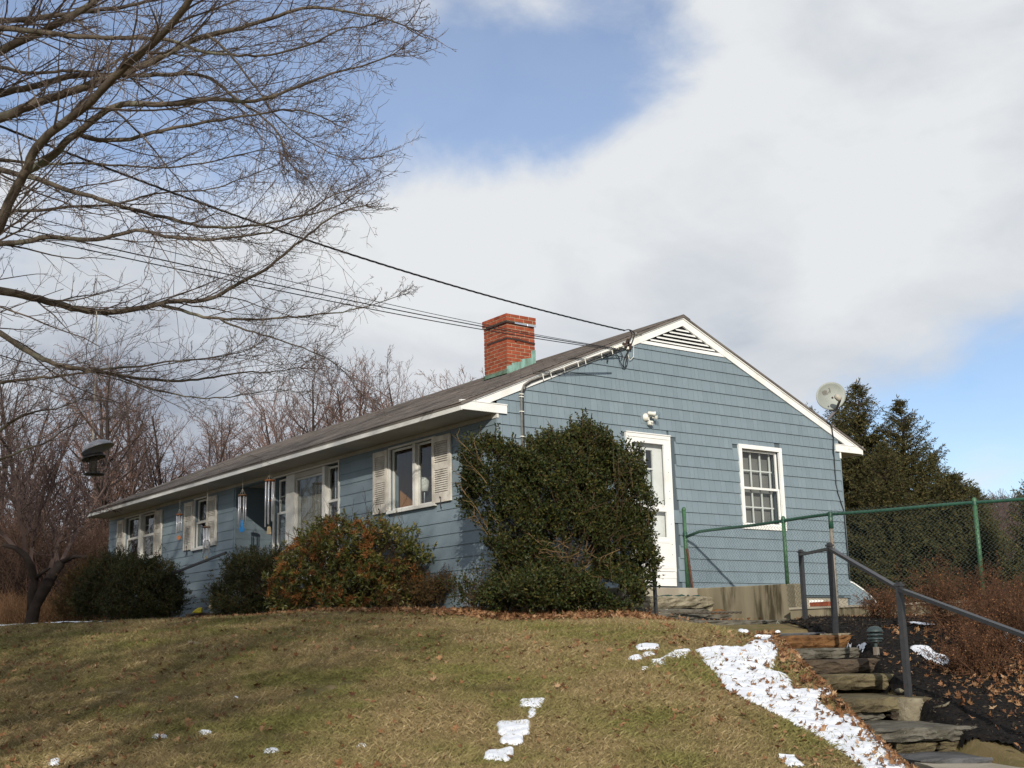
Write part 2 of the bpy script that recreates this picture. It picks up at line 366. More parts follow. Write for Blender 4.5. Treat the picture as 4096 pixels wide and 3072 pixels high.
# grass: patches of straw and of green by place, every blade a little different
pm('grass', None, 0.75, isl_cols=[(0.46, 0.35, 0.185), (0.34, 0.255, 0.125), (0.26, 0.20, 0.090), (0.42, 0.33, 0.19)],
   c2=(0.215, 0.205, 0.068), scale=0.9, band=(0.42, 0.66), c3=(0.28, 0.23, 0.10), scale3=3.5, band3=(0.48, 0.66), isl=0.35, spec=0.15, trans=0.2)
pm('fallen_leaf', None, 0.75, isl_cols=[(0.17, 0.075, 0.034), (0.28, 0.145, 0.066), (0.12, 0.050, 0.026), (0.34, 0.20, 0.10), (0.21, 0.095, 0.042), (0.40, 0.27, 0.155)], isl=0.2, spec=0.2)
pm('holly_leaf', None, 0.5, isl_cols=[(0.032, 0.050, 0.011), (0.020, 0.036, 0.010), (0.056, 0.062, 0.012), (0.022, 0.042, 0.012), (0.085, 0.072, 0.014), (0.016, 0.032, 0.011)], isl=0.3, spec=0.22, trans=0.12)
pm('holly_twig', (0.10, 0.060, 0.030), 0.85, (0.06, 0.04, 0.02), 8, isl=0.35)
pm('dead_holly_twig', (0.27, 0.175, 0.085), 0.85, (0.18, 0.11, 0.05), 8, isl=0.35)
pm('pieris_leaf', None, 0.42, isl_cols=[(0.15, 0.155, 0.028), (0.09, 0.12, 0.024), (0.22, 0.185, 0.038), (0.05, 0.08, 0.02), (0.26, 0.20, 0.05)], isl=0.3, spec=0.5, trans=0.15)
pm('pieris_bud', None, 0.8, isl_cols=[(0.34, 0.135, 0.034), (0.24, 0.092, 0.026), (0.40, 0.18, 0.055)], isl=0.25)
pm('yew_leaf', None, 0.6, isl_cols=[(0.020, 0.036, 0.010), (0.030, 0.046, 0.011), (0.048, 0.052, 0.014), (0.080, 0.056, 0.016)], isl=0.3, spec=0.3, trans=0.1)
pm('bronze_leaf', None, 0.7, isl_cols=[(0.12, 0.065, 0.018), (0.07, 0.055, 0.016), (0.17, 0.085, 0.022), (0.05, 0.05, 0.015)], isl=0.3, trans=0.1)
pm('dead_twig', (0.075, 0.036, 0.019), 0.9, (0.115, 0.056, 0.028), 6, isl=0.4)
pm('dead_leaf_small', None, 0.8, isl_cols=[(0.15, 0.060, 0.022), (0.10, 0.040, 0.018), (0.24, 0.115, 0.045)], isl=0.3)
pm('maple_bark', (0.20, 0.165, 0.125), 0.95, (0.115, 0.090, 0.070), 6, c3=(0.25, 0.25, 0.19), scale3=2.2, band3=(0.55, 0.68), bump=(40, 0.6, 0.012), spec=0.15)
pm('maple_twig', (0.265, 0.215, 0.190), 0.9, (0.170, 0.130, 0.112), 3, isl=0.3, spec=0.15)
pm('wood_bark', (0.060, 0.046, 0.040), 0.95, (0.036, 0.028, 0.025), 3, spec=0.1)  # bark kept dark so that shade on the crooked trunk is in the colour
pm('wood_twig', (0.135, 0.094, 0.083), 0.95, (0.095, 0.066, 0.060), 0.4, isl=0.35, spec=0.1)  # lightened towards grey lilac: distance haze is put into this colour
pm('wood_twig_pink', (0.22, 0.140, 0.110), 0.95, (0.16, 0.10, 0.082), 0.4, isl=0.35, spec=0.1)
pm('brush', (0.085, 0.052, 0.038), 0.95, (0.060, 0.038, 0.030), 0.5, isl=0.4, spec=0.1)
pm('dry_weed', (0.22, 0.125, 0.065), 0.95, (0.15, 0.085, 0.05), 0.5, isl=0.4, spec=0.1)
pm('spruce_needle', None, 0.8, isl_cols=[(0.085, 0.082, 0.024), (0.055, 0.064, 0.028), (0.115, 0.092, 0.027), (0.045, 0.056, 0.026), (0.13, 0.095, 0.034)], isl=0.3, spec=0.2, trans=0.1)
pm('hill_floor', (0.11, 0.080, 0.062), 0.95, (0.085, 0.064, 0.055), 0.05, c3=(0.13, 0.095, 0.07), scale3=0.3, bump=(1.5, 1.0, 1.0), spec=0.05)
pm('bud_tip', (0.14, 0.06, 0.05), 0.8)
glass_mat('window_glass', (0.82, 0.85, 0.84), 0.05)
glass_mat('storm_glass', (0.9, 0.92, 0.92), 0.07)
# ------------------------------------------------------------------ the ground
FH = np.array((0.6012, 0.7991)); RH = np.array((0.7991, -0.6012))       # level directions: away from the road, and along it
def ud(x, y):
    dx = np.asarray(x) - CAM[0]; dy = np.asarray(y) - CAM[1]
    return dx * RH[0] + dy * RH[1], dx * FH[0] + dy * FH[1]
def xy(u, d): return CAM[0] + u * RH[0] + d * FH[0], CAM[1] + u * RH[1] + d * FH[1]
PD = np.array([-20, 0, 4, 8.4, 10, 11.5, 13, 15, 17.5, 20, 25, 35, 60, 150, 400.])
PZ = np.array([-1.7, -1.6, -1.35, -.83, -.60, -.32, -.04, .24, .50, .60, .68, .72, .5, 0., -1.])
QD = np.array([-20, 0, 8.6, 9.8, 10.6, 11.5, 12.9, 14.0, 15.3, 17, 18.5, 20, 35, 60, 150, 400.])
QZ = np.array([-1.7, -1.6, -.93, -.74, -.56, -.36, .02, .12, .17, .20, .22, .3, .3, .2, -.4, -1.])
def sstep(a, b, x):
    t = np.clip((np.asarray(x) - a) / (b - a), 0, 1); return t * t * (3 - 2 * t)
def vnoise(x, y, s, seed=0):
    """cheap smooth value noise"""
    x = np.asarray(x) * s; y = np.asarray(y) * s; xi = np.floor(x).astype(int); yi = np.floor(y).astype(int); fx = x - xi; fy = y - yi
    fx = fx * fx * (3 - 2 * fx); fy = fy * fy * (3 - 2 * fy)
    def h(a, b):
        n = (a * 374761393 + b * 668265263 + seed * 974711) & 0x7fffffff
        n = ((n ^ (n >> 13)) * 1274126177) & 0x7fffffff
        return ((n ^ (n >> 16)) & 0xffff) / 65535.0
    return (h(xi, yi) * (1 - fx) + h(xi + 1, yi) * fx) * (1 - fy) + (h(xi, yi + 1) * (1 - fx) + h(xi + 1, yi + 1) * fx) * fy
def wall_x(y): return np.where(np.asarray(y) > -2.36, 3.62, 3.40 + 0.24 * np.clip(-2.4 - np.asarray(y), 0, 40))
def gz(x, y):
    x = np.asarray(x, float); y = np.asarray(y, float)
    u, d = ud(x, y)
    P = np.interp(d, PD, PZ); Q = np.interp(d, QD, QZ)
    t = sstep(1.2, 2.6, u) * sstep(6, 9, d)
    z = P * (1 - t) + Q * t
    z = z + (vnoise(x, y, 0.5, 1) - .5) * .10 + (vnoise(x, y, 1.7, 2) - .5) * .035 * sstep(40, 5, d)
    z = z - .024 * np.clip(-2.5 - u, 0, 8)
    # the fenced yard behind the low wall lies a little higher
    w = sstep(0.02, 0.22, x - wall_x(y)) * sstep(1.5, -0.5, y) * (d > 9)
    z = z * (1 - w) + w * 0.42
    # land rises in the distance to a wooded hill on the right
    hill = sstep(60, 230, d) * sstep(-40, 60, u)
    z = z + hill * 14.0 + sstep(45, 140, d) * 4.0
    # bedding of the stair and of the house steps
    st = sstep(2.62, 2.78, u) * sstep(3.34, 3.20, u) * sstep(8.3, 8.5, d) * sstep(13.7, 13.3, d)
    z = z - .22 * st
    return z + CAM[2]
def px_ground(px, py, off=0.0):
    """where the sight line through a pixel meets the ground"""
    r = ray(px, py); lo = 4.0; step = 0.05; p = CAM + r * lo
    for i in range(3000):
        q = CAM + r * (lo + step * i)
        if q[2] <= gz(q[0], q[1]) + off: return q
    return q
def terrain_sheet(name, us, ds, mat, off=0.0):
    U, Dd = np.meshgrid(us, ds, indexing='ij'); X, Y = xy(U, Dd); Z = gz(X, Y) + off
    V = np.stack([X, Y, Z], -1).reshape(-1, 3); nu, nd = len(us), len(ds)
    a = (np.arange(nu - 1)[:, None] * nd + np.arange(nd - 1)[None]).ravel()
    F = np.stack([a, a + nd, a + nd + 1, a + 1], 1)
    return np_mesh(name, V, F, mat, smooth=True)
us = np.unique(np.concatenate([np.linspace(-500, -60, 30), np.linspace(-60, -14, 60), np.linspace(-14, 8, 190), np.linspace(8, 60, 60), np.linspace(60, 500, 30)]))
ds = np.unique(np.concatenate([np.linspace(-60, 4, 30), np.linspace(4, 24, 170), np.linspace(24, 60, 60), np.linspace(60, 300, 80), np.linspace(300, 900, 20)]))
o = terrain_sheet('lawn_ground', us, ds, 'lawn_soil'); tag(o, kind='structure')
# ------------------------------------------------------------------ the house: gable wall in y = 0, front wall in x = 0
W, LEN = 7.615, 16.10
EXPO, Z0 = 0.1843, 0.0177
RIDGE_X, RIDGE_Z, SLOPE = 3.808, 4.573, 0.4243
def roof_z(x): return RIDGE_Z - SLOPE * abs(x - RIDGE_X)
house = thing('house', 'long low blue-grey ranch house with brick chimney and white trim', 'house')
rng = np.random.default_rng(5); R = random.Random(5)

def wall_boxes(mb, axis, span, zr, holes, t0, t1):
    """solid wall between t0 and t1 (thickness), with rectangular holes (a0,a1,z0,z1)"""
    A = sorted({span[0], span[1], *[h[0] for h in holes], *[h[1] for h in holes]}); Zs = sorted({zr[0], zr[1], *[h[2] for h in holes], *[h[3] for h in holes]})
    for i in range(len(A) - 1):
        for j in range(len(Zs) - 1):
            am, zm = (A[i] + A[i + 1]) / 2, (Zs[j] + Zs[j + 1]) / 2
            if any(h[0] < am < h[1] and h[2] < zm < h[3] for h in holes): continue
            if axis == 'y': mb.box((t0, A[i], Zs[j]), (t1, A[i + 1], Zs[j + 1]))
            else: mb.box((A[i], t0, Zs[j]), (A[i + 1], t1, Zs[j + 1]))
# openings (y0,y1,z0,z1) in the front wall
WA = (1.62, 2.94, 1.44, 2.44); PICT = (4.64, 7.10, 0.55, 2.47); REC = (7.20, 8.86, -0.2, 2.49); WB = (10.18, 10.86, 1.44, 2.46); WC = (13.08, 14.98, 1.44, 2.46)
front_holes = [WA, PICT, REC, WB, WC]
mb = MB(); wall_boxes(mb, 'y', (0.0, LEN), (-0.02, 2.60), front_holes, 0.004, 0.15)
front_wall = mb.build('front_wall', 'blue_board_paint', house)
# gable openings (x0,x1,z0,z1)
GW = (5.05, 5.97, 1.16, 2.44); GD = (2.54, 3.37, 0.14, 2.44)
mb = MB(); wall_boxes(mb, 'x', (0.155, W - .155), (-0.02, 2.60), [GW, GD], 0.004, 0.15)
mb.prism([(0.155, .004, 2.60), (W - .155, .004, 2.60), (W - .155, .004, roof_z(W) - .1), (RIDGE_X, .004, RIDGE_Z - .12), (0.155, .004, roof_z(0) - .1)], (0, .146, 0))
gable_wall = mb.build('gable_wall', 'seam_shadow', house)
mb = MB(); mb.box((W - .15, .004, -.02), (W, LEN, 2.6)); mb.box((.155, LEN - .15, -.02), (W - .155, LEN, 2.6))
mb.prism([(0.155, LEN - .15, 2.60), (W - .155, LEN - .15, 2.60), (RIDGE_X, LEN - .15, RIDGE_Z - .12)], (0, .15, 0))
mb.build('rear_wall', 'blue_board_paint', house)
# entry recess in the front wall: side walls, back wall and floor
rec = MB(); rec.box((0.15, REC[1], -.2), (1.6, REC[1] + .1, 2.56)); rec.box((0.15, REC[0] - .1, -.2), (1.6, REC[0], 2.56)); rec.box((1.5, REC[0], -.2), (1.6, REC[1], 2.56))
rec.build('entry_recess', 'blue_board_paint', house)
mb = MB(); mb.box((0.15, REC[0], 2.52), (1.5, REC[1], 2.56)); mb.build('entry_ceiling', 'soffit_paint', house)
mb = MB(); mb.box((-0.6, REC[0] - .1, -.3), (1.5, REC[1] + .1, -0.02)); mb.build('entry_slab', 'pale_concrete', house)
# ---- gable shingles, course by course; the biggest 300 in view are pieces of their own
WID = [0.085, 0.10, 0.115, 0.13, 0.145, 0.165, 0.19]
shmesh = {}
def shingle_mesh(w):
    if w not in shmesh:
        b = MB(); h = EXPO + .02; w0 = w; w = w - .0045
        b.add([(0, -.023, 0), (w, -.023, 0), (w, -.004, h), (0, -.004, h), (0, .003, 0), (w, .003, 0), (w, .003, h), (0, .003, h)],
              [(0, 1, 2, 3), (0, 4, 5, 1), (1, 5, 6, 2), (3, 2, 6, 7), (0, 3, 7, 4)])
        me = bpy.data.meshes.new('shingle'); me.from_pydata(b.v, [], b.f); me.materials.append(MATS['blue_paint']); me.update(); shmesh[w0] = me; w = w0
    return shmesh[w]
cand = []; cut = MB()
def in_hole(x0, x1, z0, z1): return any(x1 > h[0] - .085 and x0 < h[1] + .02 and z1 > h[2] - .02 and z0 < h[3] + .05 for h in (GW, GD))
for k in range(0, 25):
    zb = Z0 + EXPO * k; zt = zb + EXPO + .02
    x = 0.002 if k % 2 else -R.uniform(.0, .05)
    while x < W:
        w = R.choice(WID); x0, x1 = max(x, .002), min(x + w - .0045, W - .004); x += w
        if x1 - x0 < .02: continue
        hz = [roof_z(xx) - .17 for xx in (x0, x1)]
        if max(hz) < zb + .01: continue
        if zb > 3.96 - .02 and 2.7 < x0 < 4.9: continue
        top = min(zt, 3.975) if 2.75 < (x0 + x1) / 2 < 4.82 else zt
        hole = None
        for h in (GW, GD):
            if x1 > h[0] - .07 and x0 < h[1] + .07 and zt > h[2] - .06 and zb < h[3] + .06: hole = h
        if min(hz) >= zt and abs(top - zt) < 1e-6 and not hole and abs((x1 - x0) - (w - .0045)) < 1e-6:
            cand.append((w, x0, zb))
            continue
        if hole:
            if x0 > hole[0] - .07 and x1 < hole[1] + .07 and zb > hole[2] - .06 and zt < hole[3] + .06: continue
            if zb < hole[3] + .06 and zb > hole[2] - .06:
                if zt > hole[3] + .07 and not (x0 < hole[0] - .07 or x1 > hole[1] + .07): pass
                elif zt > hole[3] + .07 and hole[0] - .07 > x0 > hole[0] - .3: pass
                elif x0 < hole[0] - .07: x1 = min(x1, hole[0] - .055)
                elif x1 > hole[1] + .07: x0 = max(x0, hole[1] + (.055 if hole is GW else .028))
                else: continue
            else:
                top = min(top, hole[2] - .045) if zb < hole[2] - .06 else top
        zq = zb
        if hole and zb < hole[3] + .06 and zb > hole[2] - .06 and x1 > hole[0] - .05 and x0 < hole[1] + .05: zq = hole[3] + .060
        t0, t1 = min(top, roof_z(x0) - .15), min(top, roof_z(x1) - .15)
        t0, t1 = max(t0, zq + .002), max(t1, zq + .002)
        yt = lambda t: -.023 + .019 * (t - zb) / (EXPO + .02)
        cut.add([(x0, yt(zq), zq), (x1, yt(zq), zq), (x1, yt(t1), t1), (x0, yt(t0), t0), (x0, .003, zq), (x1, .003, zq), (x1, .003, t1), (x0, .003, t0)],
                [(0, 1, 2, 3), (0, 4, 5, 1), (1, 5, 6, 2), (3, 2, 6, 7), (0, 3, 7, 4)])
seen = lambda c: (c[1] > 2.1 or c[2] > 2.2) and not (c[1] > 2.3 and c[1] < 3.5 and c[2] < 2.5) and not (c[1] > 3.4 and c[2] < .15)
cand.sort(key=lambda c: -(c[0] + (1 if seen(c) else 0)))
for i, (w, x0, zb) in enumerate(cand):
    me = shingle_mesh(w)
    if i < 300:
        s = bpy.data.objects.new('shingle', me); s.location = (x0 , 0, zb + .0); link(s, gable_wall)
    else:
        cut.add([(v.co.x + x0, v.co.y, v.co.z + zb) for v in me.vertices], [tuple(p.vertices) for p in me.polygons])
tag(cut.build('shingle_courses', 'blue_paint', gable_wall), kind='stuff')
# ---- front boards: long lapped courses with butt joints
for k in range(0, 14):
    zb = Z0 + EXPO * k; zt = min(zb + EXPO + .02, 2.53)
    if zb > 2.5: break
    y = 0.004; spans = [(0.004, LEN)]
    for h in front_holes:
        if zt > h[2] - .045 and zb < h[3] + .0:
            ns = []
            for a, b in spans:
                if h[0] - .05 > a: ns.append((a, min(b, h[0] - .05)))
                if h[1] + .05 < b: ns.append((max(a, h[1] + .05), b))
            spans = [s for s in ns if s[1] - s[0] > .03]
    for a, b in spans:
        yy = a
        while yy < b - .01:
            e = min(b, yy + R.choice((1.22, 1.22, .61, 1.83)))
            if b - e < .25: e = b
            m2 = MB(); m2.add([(-.018, yy, zb), (-.018, e - .003, zb), (-.004, e - .002, zt), (-.004, yy, zt), (.003, yy, zb), (.003, e - .002, zb), (.003, e - .002, zt), (.003, yy, zt)],
                              [(3, 2, 1, 0), (1, 5, 4, 0), (2, 6, 5, 1), (7, 6, 2, 3), (4, 7, 3, 0)])
            m2.build('siding_board', 'blue_board_paint', front_wall); yy = e
# same boards on the far side wall of the recess, which faces the camera
for k in range(-1, 14):
    zb = Z0 + EXPO * k; zt = min(zb + EXPO + .02, 2.52); y = REC[1]
    m2 = MB(); m2.add([(.0, y - .014, zb), (1.5, y - .014, zb), (1.5, y - .004, zt), (.0, y - .004, zt), (.0, y, zb), (1.5, y, zb), (1.5, y, zt), (0, y, zt)],
                      [(0, 1, 2, 3), (0, 4, 5, 1), (3, 2, 6, 7), (0, 3, 7, 4)]); m2.build('siding_board', 'blue_board_paint', front_wall)
# corner boards and right corner strip
mb = MB(); mb.box((W - .005, -.018, -.02), (W + .02, .06, 2.56)); mb.box((-.018, -.016, 0), (.0, .012, 2.51)); mb.build('corner_board', 'blue_paint', house)
# ---- foundation
mb = MB(); mb.box((.03, .03, -1.4), (W - .03, LEN - .03, -.022)); mb.build('foundation', 'pale_concrete', house)
mb = MB(); mb.box((6.55, .005, -.75), (6.9, .028, -.06)); mb.build('cellar_window_trim', 'white_paint', house)
# ---- eaves
def eave(x_in, x_out, name):
    sg = -1 if x_out < x_in else 1
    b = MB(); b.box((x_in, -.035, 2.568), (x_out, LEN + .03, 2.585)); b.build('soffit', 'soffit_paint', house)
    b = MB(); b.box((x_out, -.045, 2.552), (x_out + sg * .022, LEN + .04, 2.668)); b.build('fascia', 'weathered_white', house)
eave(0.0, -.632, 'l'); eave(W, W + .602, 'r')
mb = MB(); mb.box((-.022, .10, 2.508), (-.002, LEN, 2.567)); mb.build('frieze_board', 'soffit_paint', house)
mb = MB(); mb.box((-.024, -.03, 2.500), (.012, .10, 2.569)); mb.build('frieze_end', 'weathered_white', house)
for x0, x1 in ((-.655, .152), (7.49, W + .625)):
    b = MB(); b.box((x0, -.048, 2.566), (x1, -.003, 2.690)); b.box((x0 - .006, -.056, 2.690), (x1 + .006, -.003, 2.703)); b.build('cornice_return', 'white_paint', house)
mb = MB(); mb.box((W - .012, -.030, 2.45), (W + .022, .0, 2.566)); mb.build('return_bracket', 'white_paint', house)
# rake boards
for sgn in (-1, 1):
    xe = RIDGE_X + sgn * 4.43
    def strip(top, bot, y0, y1):
        b = MB(); a = (RIDGE_X, y0, RIDGE_Z - top); c = (xe, y0, RIDGE_Z - SLOPE * 4.43 - top); c2 = (xe, y0, RIDGE_Z - SLOPE * 4.43 - bot); a2 = (RIDGE_X, y0, RIDGE_Z - bot)
        # trim the foot at the cornice return
        zf = 2.703
        def clip(p, q):
            if q[2] >= zf: return q
            t = (p[2] - zf) / (p[2] - q[2]); return tuple(np.array(p) + (np.array(q) - np.array(p)) * t)
        c, c2 = clip(a, c), clip(a2, c2)
        b.prism([a, c, c2, a2] if sgn > 0 else [a2, c2, c, a], (0, y1 - y0, 0)); return b
    strip(.074, .189, -.040, -.003).build('rake_board', 'white_paint', house)
    strip(.018, .071, -.056, -.003).build('rake_moulding', 'white_paint', house)
# ---- roof: courses of shingle tabs on a deck
LR = math.hypot(1, SLOPE); ROOF_Y0, ROOF_Y1 = -.075, LEN + .06
roof = MB()
for sgn in (-1, 1):
    xe = RIDGE_X + sgn * 4.475
    roof.prism([(RIDGE_X, ROOF_Y0, RIDGE_Z - .016), (xe, ROOF_Y0, RIDGE_Z - SLOPE * 4.475 - .016), (xe, ROOF_Y0, RIDGE_Z - SLOPE * 4.475 - .05), (RIDGE_X, ROOF_Y0, RIDGE_Z - .05)][::sgn], (0, ROOF_Y1 - ROOF_Y0, 0))
roof = roof.build('roof', 'roof_shingle', house)
V, F = [], []
ex = 0.127; nC = int(4.475 * LR / ex)
for i in range(nC + 1):
    s0 = i * ex; s1 = min(s0 + ex + .03, 4.49 * LR)
    tabs = np.arange(ROOF_Y0 - (.15 if i % 2 else 0), ROOF_Y1, .305)
    wav = rng.normal(0, .0012, len(tabs))
    for j, ty in enumerate(tabs):
        y0, y1 = max(ty, ROOF_Y0), min(ty + .301, ROOF_Y1)
        h0 = .004; h1 = .010 + abs(wav[j]); sag = .012 * math.sin(ty * .9 + i * .05) * .5
        def P(s, y, h): return (RIDGE_X - s / LR, y, RIDGE_Z - .016 - SLOPE * s / LR + h)
        b = len(V); V += [P(s0, y0, h0), P(s0, y1, h0), P(s1, y1, h1), P(s1, y0, h1), P(s1, y0, h1 - .008), P(s1, y1, h1 - .008)]
        F += [(b, b + 1, b + 2, b + 3), (b + 3, b + 2, b + 5, b + 4)]
tag(np_mesh('shingle_tabs', np.array(V), np.array(F), 'roof_shingle', roof), kind='stuff')
mb = MB()
for sgn in (-1, 1):
    mb.prism([(RIDGE_X, ROOF_Y0, RIDGE_Z + .001), (RIDGE_X + sgn * .15, ROOF_Y0, RIDGE_Z - .15 * SLOPE + .001), (RIDGE_X + sgn * .15, ROOF_Y0, RIDGE_Z - .15 * SLOPE - .012), (RIDGE_X, ROOF_Y0, RIDGE_Z - .012)][::sgn], (0, ROOF_Y1 - ROOF_Y0, 0))
mb.build('ridge_cap', 'roof_shingle', roof)
# ---- louvred gable vent
mb = MB(); b0, b1 = 2.826, 4.74
mb.prism([(b0 + .06, -.002, 4.0), (b1 - .06, -.002, 4.0), (RIDGE_X, -.002, 4.40)], (0, .02, 0)); vent = mb.build('gable_vent', 'dark_gap', house)
mb = MB(); mb.prism([(2.80, -.034, 3.968), (4.78, -.034, 3.968), (4.66, -.034, 4.022), (2.93, -.034, 4.022)], (0, .030, 0)); mb.build('vent_sill', 'white_paint', vent)
for i in range(6):
    zb = 4.052 + .062 * i; hw = (RIDGE_Z - .19 - (zb + .02)) / SLOPE
    if hw < .04: break
    m2 = MB(); m2.add([(RIDGE_X - hw, -.036, zb - .012), (RIDGE_X + hw, -.036, zb - .012), (RIDGE_X + hw, -.004, zb + .016), (RIDGE_X - hw, -.004, zb + .016), (RIDGE_X - hw, -.036, zb - .004), (RIDGE_X + hw, -.036, zb - .004), (RIDGE_X + hw, -.004, zb + .026), (RIDGE_X - hw, -.004, zb + .026)],
                      [(3, 2, 1, 0), (4, 5, 6, 7), (0, 1, 5, 4), (1, 2, 6, 5), (3, 0, 4, 7)]); m2.build('slat', 'white_paint', vent)
# ---- windows
def ax(front, a, b, out):                  # point on a wall: a along it, b up, out = outwards
    return (-out, a, b) if front else (a, -out, b)
def wbox(mb, front, a0, a1, z0, z1, o0, o1): return mb.box(ax(front, a0, z0, o0), ax(front, a1, z1, o1))
def window(name, front, r, sashes, paint, casing=.055, sill=True, outer=.028, room='room_dark', head=0.0):
    a0, a1, z0, z1 = r
    b = MB(); c = casing
    wbox(b, front, a0 - c, a0, z0, z1, -.01, outer); wbox(b, front, a1, a1 + c, z0, z1, -.01, outer); wbox(b, front, a0 - c, a1 + c, z1, z1 + c + head, -.01, outer + .002)
    o = b.build('window', paint, house)
    if sill:
        s = MB(); wbox(s, front, a0 - c - .015, a1 + c + .015, z0 - .045, z0, -.01, outer + .035); s.build('sill', paint, o)
    else:
        s = MB(); wbox(s, front, a0 - c, a1 + c, z0 - c, z0, -.01, outer + .001); s.build('sill', paint, o)
    for (s0, s1, t0, t1, depth, nx, nz) in sashes:
        f = MB(); w = .035
        wbox(f, front, s0, s0 + w, t0, t1, -depth - .03, -depth); wbox(f, front, s1 - w, s1, t0, t1, -depth - .03, -depth)
        wbox(f, front, s0 + w, s1 - w, t0, t0 + w, -depth - .03, -depth - .001); wbox(f, front, s0 + w, s1 - w, t1 - w, t1, -depth - .03, -depth - .001)
        f.build('sash', paint, o)
        g = MB(); g.add([ax(front, s0 + w, t0 + w, -depth - .016), ax(front, s1 - w, t0 + w, -depth - .016), ax(front, s1 - w, t1 - w, -depth - .016), ax(front, s0 + w, t1 - w, -depth - .016)], [(0, 1, 2, 3)]); g.build('pane', 'window_glass', o)
        for i in range(1, nx):
            a = s0 + w + (s1 - s0 - 2 * w) * i / nx; q = MB(); wbox(q, front, a - .009, a + .009, t0 + w, t1 - w, -depth - .028, -depth - .020); q.build('muntin', paint, o)
        for i in range(1, nz):
            zz_ = t0 + w + (t1 - t0 - 2 * w) * i / nz; q = MB(); wbox(q, front, s0 + w, s1 - w, zz_ - .009, zz_ + .009, -depth - .029, -depth - .019); q.build('muntin', paint, o)
    # the room behind: an open box
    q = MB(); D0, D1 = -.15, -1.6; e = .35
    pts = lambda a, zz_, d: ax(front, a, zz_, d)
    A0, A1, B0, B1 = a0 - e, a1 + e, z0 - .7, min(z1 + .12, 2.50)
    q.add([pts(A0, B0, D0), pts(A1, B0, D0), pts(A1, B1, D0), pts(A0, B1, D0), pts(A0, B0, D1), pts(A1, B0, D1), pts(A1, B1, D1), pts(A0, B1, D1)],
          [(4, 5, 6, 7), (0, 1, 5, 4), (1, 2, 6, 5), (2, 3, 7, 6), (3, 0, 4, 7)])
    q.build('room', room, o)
    return o
def curtain(o, front, a0, a1, z0, z1, out, n=14, amp=.012, mat='curtain'):
    v = []; f = []
    N_ = n * 4
    for i in range(N_ + 1):
        a = a0 + (a1 - a0) * i / N_; w = amp * math.sin(i * math.pi / 2 + .3 * math.sin(i))
        v += [ax(front, a, z0, out + w), ax(front, a, z1, out + w * .6)]
        if i: f.append((2 * i - 2, 2 * i, 2 * i + 1, 2 * i - 1))
    b = MB(); b.add(v, f, True); b.build('curtain', mat, o)
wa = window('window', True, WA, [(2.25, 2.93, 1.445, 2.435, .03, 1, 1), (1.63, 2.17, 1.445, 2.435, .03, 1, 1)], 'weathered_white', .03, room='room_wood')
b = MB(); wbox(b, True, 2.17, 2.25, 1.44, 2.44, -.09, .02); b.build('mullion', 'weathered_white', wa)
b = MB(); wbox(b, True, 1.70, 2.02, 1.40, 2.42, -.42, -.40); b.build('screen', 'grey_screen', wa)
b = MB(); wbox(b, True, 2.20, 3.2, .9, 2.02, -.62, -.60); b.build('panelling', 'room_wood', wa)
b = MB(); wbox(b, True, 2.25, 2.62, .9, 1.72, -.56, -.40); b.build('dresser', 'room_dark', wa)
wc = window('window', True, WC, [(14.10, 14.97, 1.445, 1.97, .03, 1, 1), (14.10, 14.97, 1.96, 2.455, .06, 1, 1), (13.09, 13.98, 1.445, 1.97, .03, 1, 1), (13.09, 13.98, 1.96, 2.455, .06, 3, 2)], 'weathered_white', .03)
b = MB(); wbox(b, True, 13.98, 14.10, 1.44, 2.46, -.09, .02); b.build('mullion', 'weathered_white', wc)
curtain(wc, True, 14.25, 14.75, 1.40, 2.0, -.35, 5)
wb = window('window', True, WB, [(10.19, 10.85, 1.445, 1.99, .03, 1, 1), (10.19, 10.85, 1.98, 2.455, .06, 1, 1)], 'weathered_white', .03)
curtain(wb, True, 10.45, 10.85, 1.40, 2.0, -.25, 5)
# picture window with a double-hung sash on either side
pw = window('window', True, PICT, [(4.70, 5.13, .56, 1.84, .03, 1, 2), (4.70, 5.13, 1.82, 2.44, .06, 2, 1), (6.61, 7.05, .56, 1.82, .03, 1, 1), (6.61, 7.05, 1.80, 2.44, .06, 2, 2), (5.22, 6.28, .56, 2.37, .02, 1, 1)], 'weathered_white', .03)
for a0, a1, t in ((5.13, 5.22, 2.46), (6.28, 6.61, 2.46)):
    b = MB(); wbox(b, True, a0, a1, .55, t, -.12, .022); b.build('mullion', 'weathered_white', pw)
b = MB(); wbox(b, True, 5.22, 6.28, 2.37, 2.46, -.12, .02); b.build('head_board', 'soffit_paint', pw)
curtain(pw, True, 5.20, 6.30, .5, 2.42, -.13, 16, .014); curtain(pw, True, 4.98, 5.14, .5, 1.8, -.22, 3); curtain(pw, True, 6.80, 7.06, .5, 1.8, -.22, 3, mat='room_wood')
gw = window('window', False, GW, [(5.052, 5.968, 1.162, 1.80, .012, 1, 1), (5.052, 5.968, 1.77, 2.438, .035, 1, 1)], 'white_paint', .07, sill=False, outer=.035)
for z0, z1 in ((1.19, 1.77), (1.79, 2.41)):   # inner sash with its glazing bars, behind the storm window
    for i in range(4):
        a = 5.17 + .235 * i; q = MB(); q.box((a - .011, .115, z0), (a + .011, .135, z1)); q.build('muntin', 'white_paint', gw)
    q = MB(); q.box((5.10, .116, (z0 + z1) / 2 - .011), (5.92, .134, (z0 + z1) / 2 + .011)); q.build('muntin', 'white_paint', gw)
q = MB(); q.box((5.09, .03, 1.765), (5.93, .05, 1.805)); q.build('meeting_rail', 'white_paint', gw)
q = MB(); q.box((5.0, .20, .9), (6.02, .21, 2.5)); q.build('blind', 'grey_blind', gw)
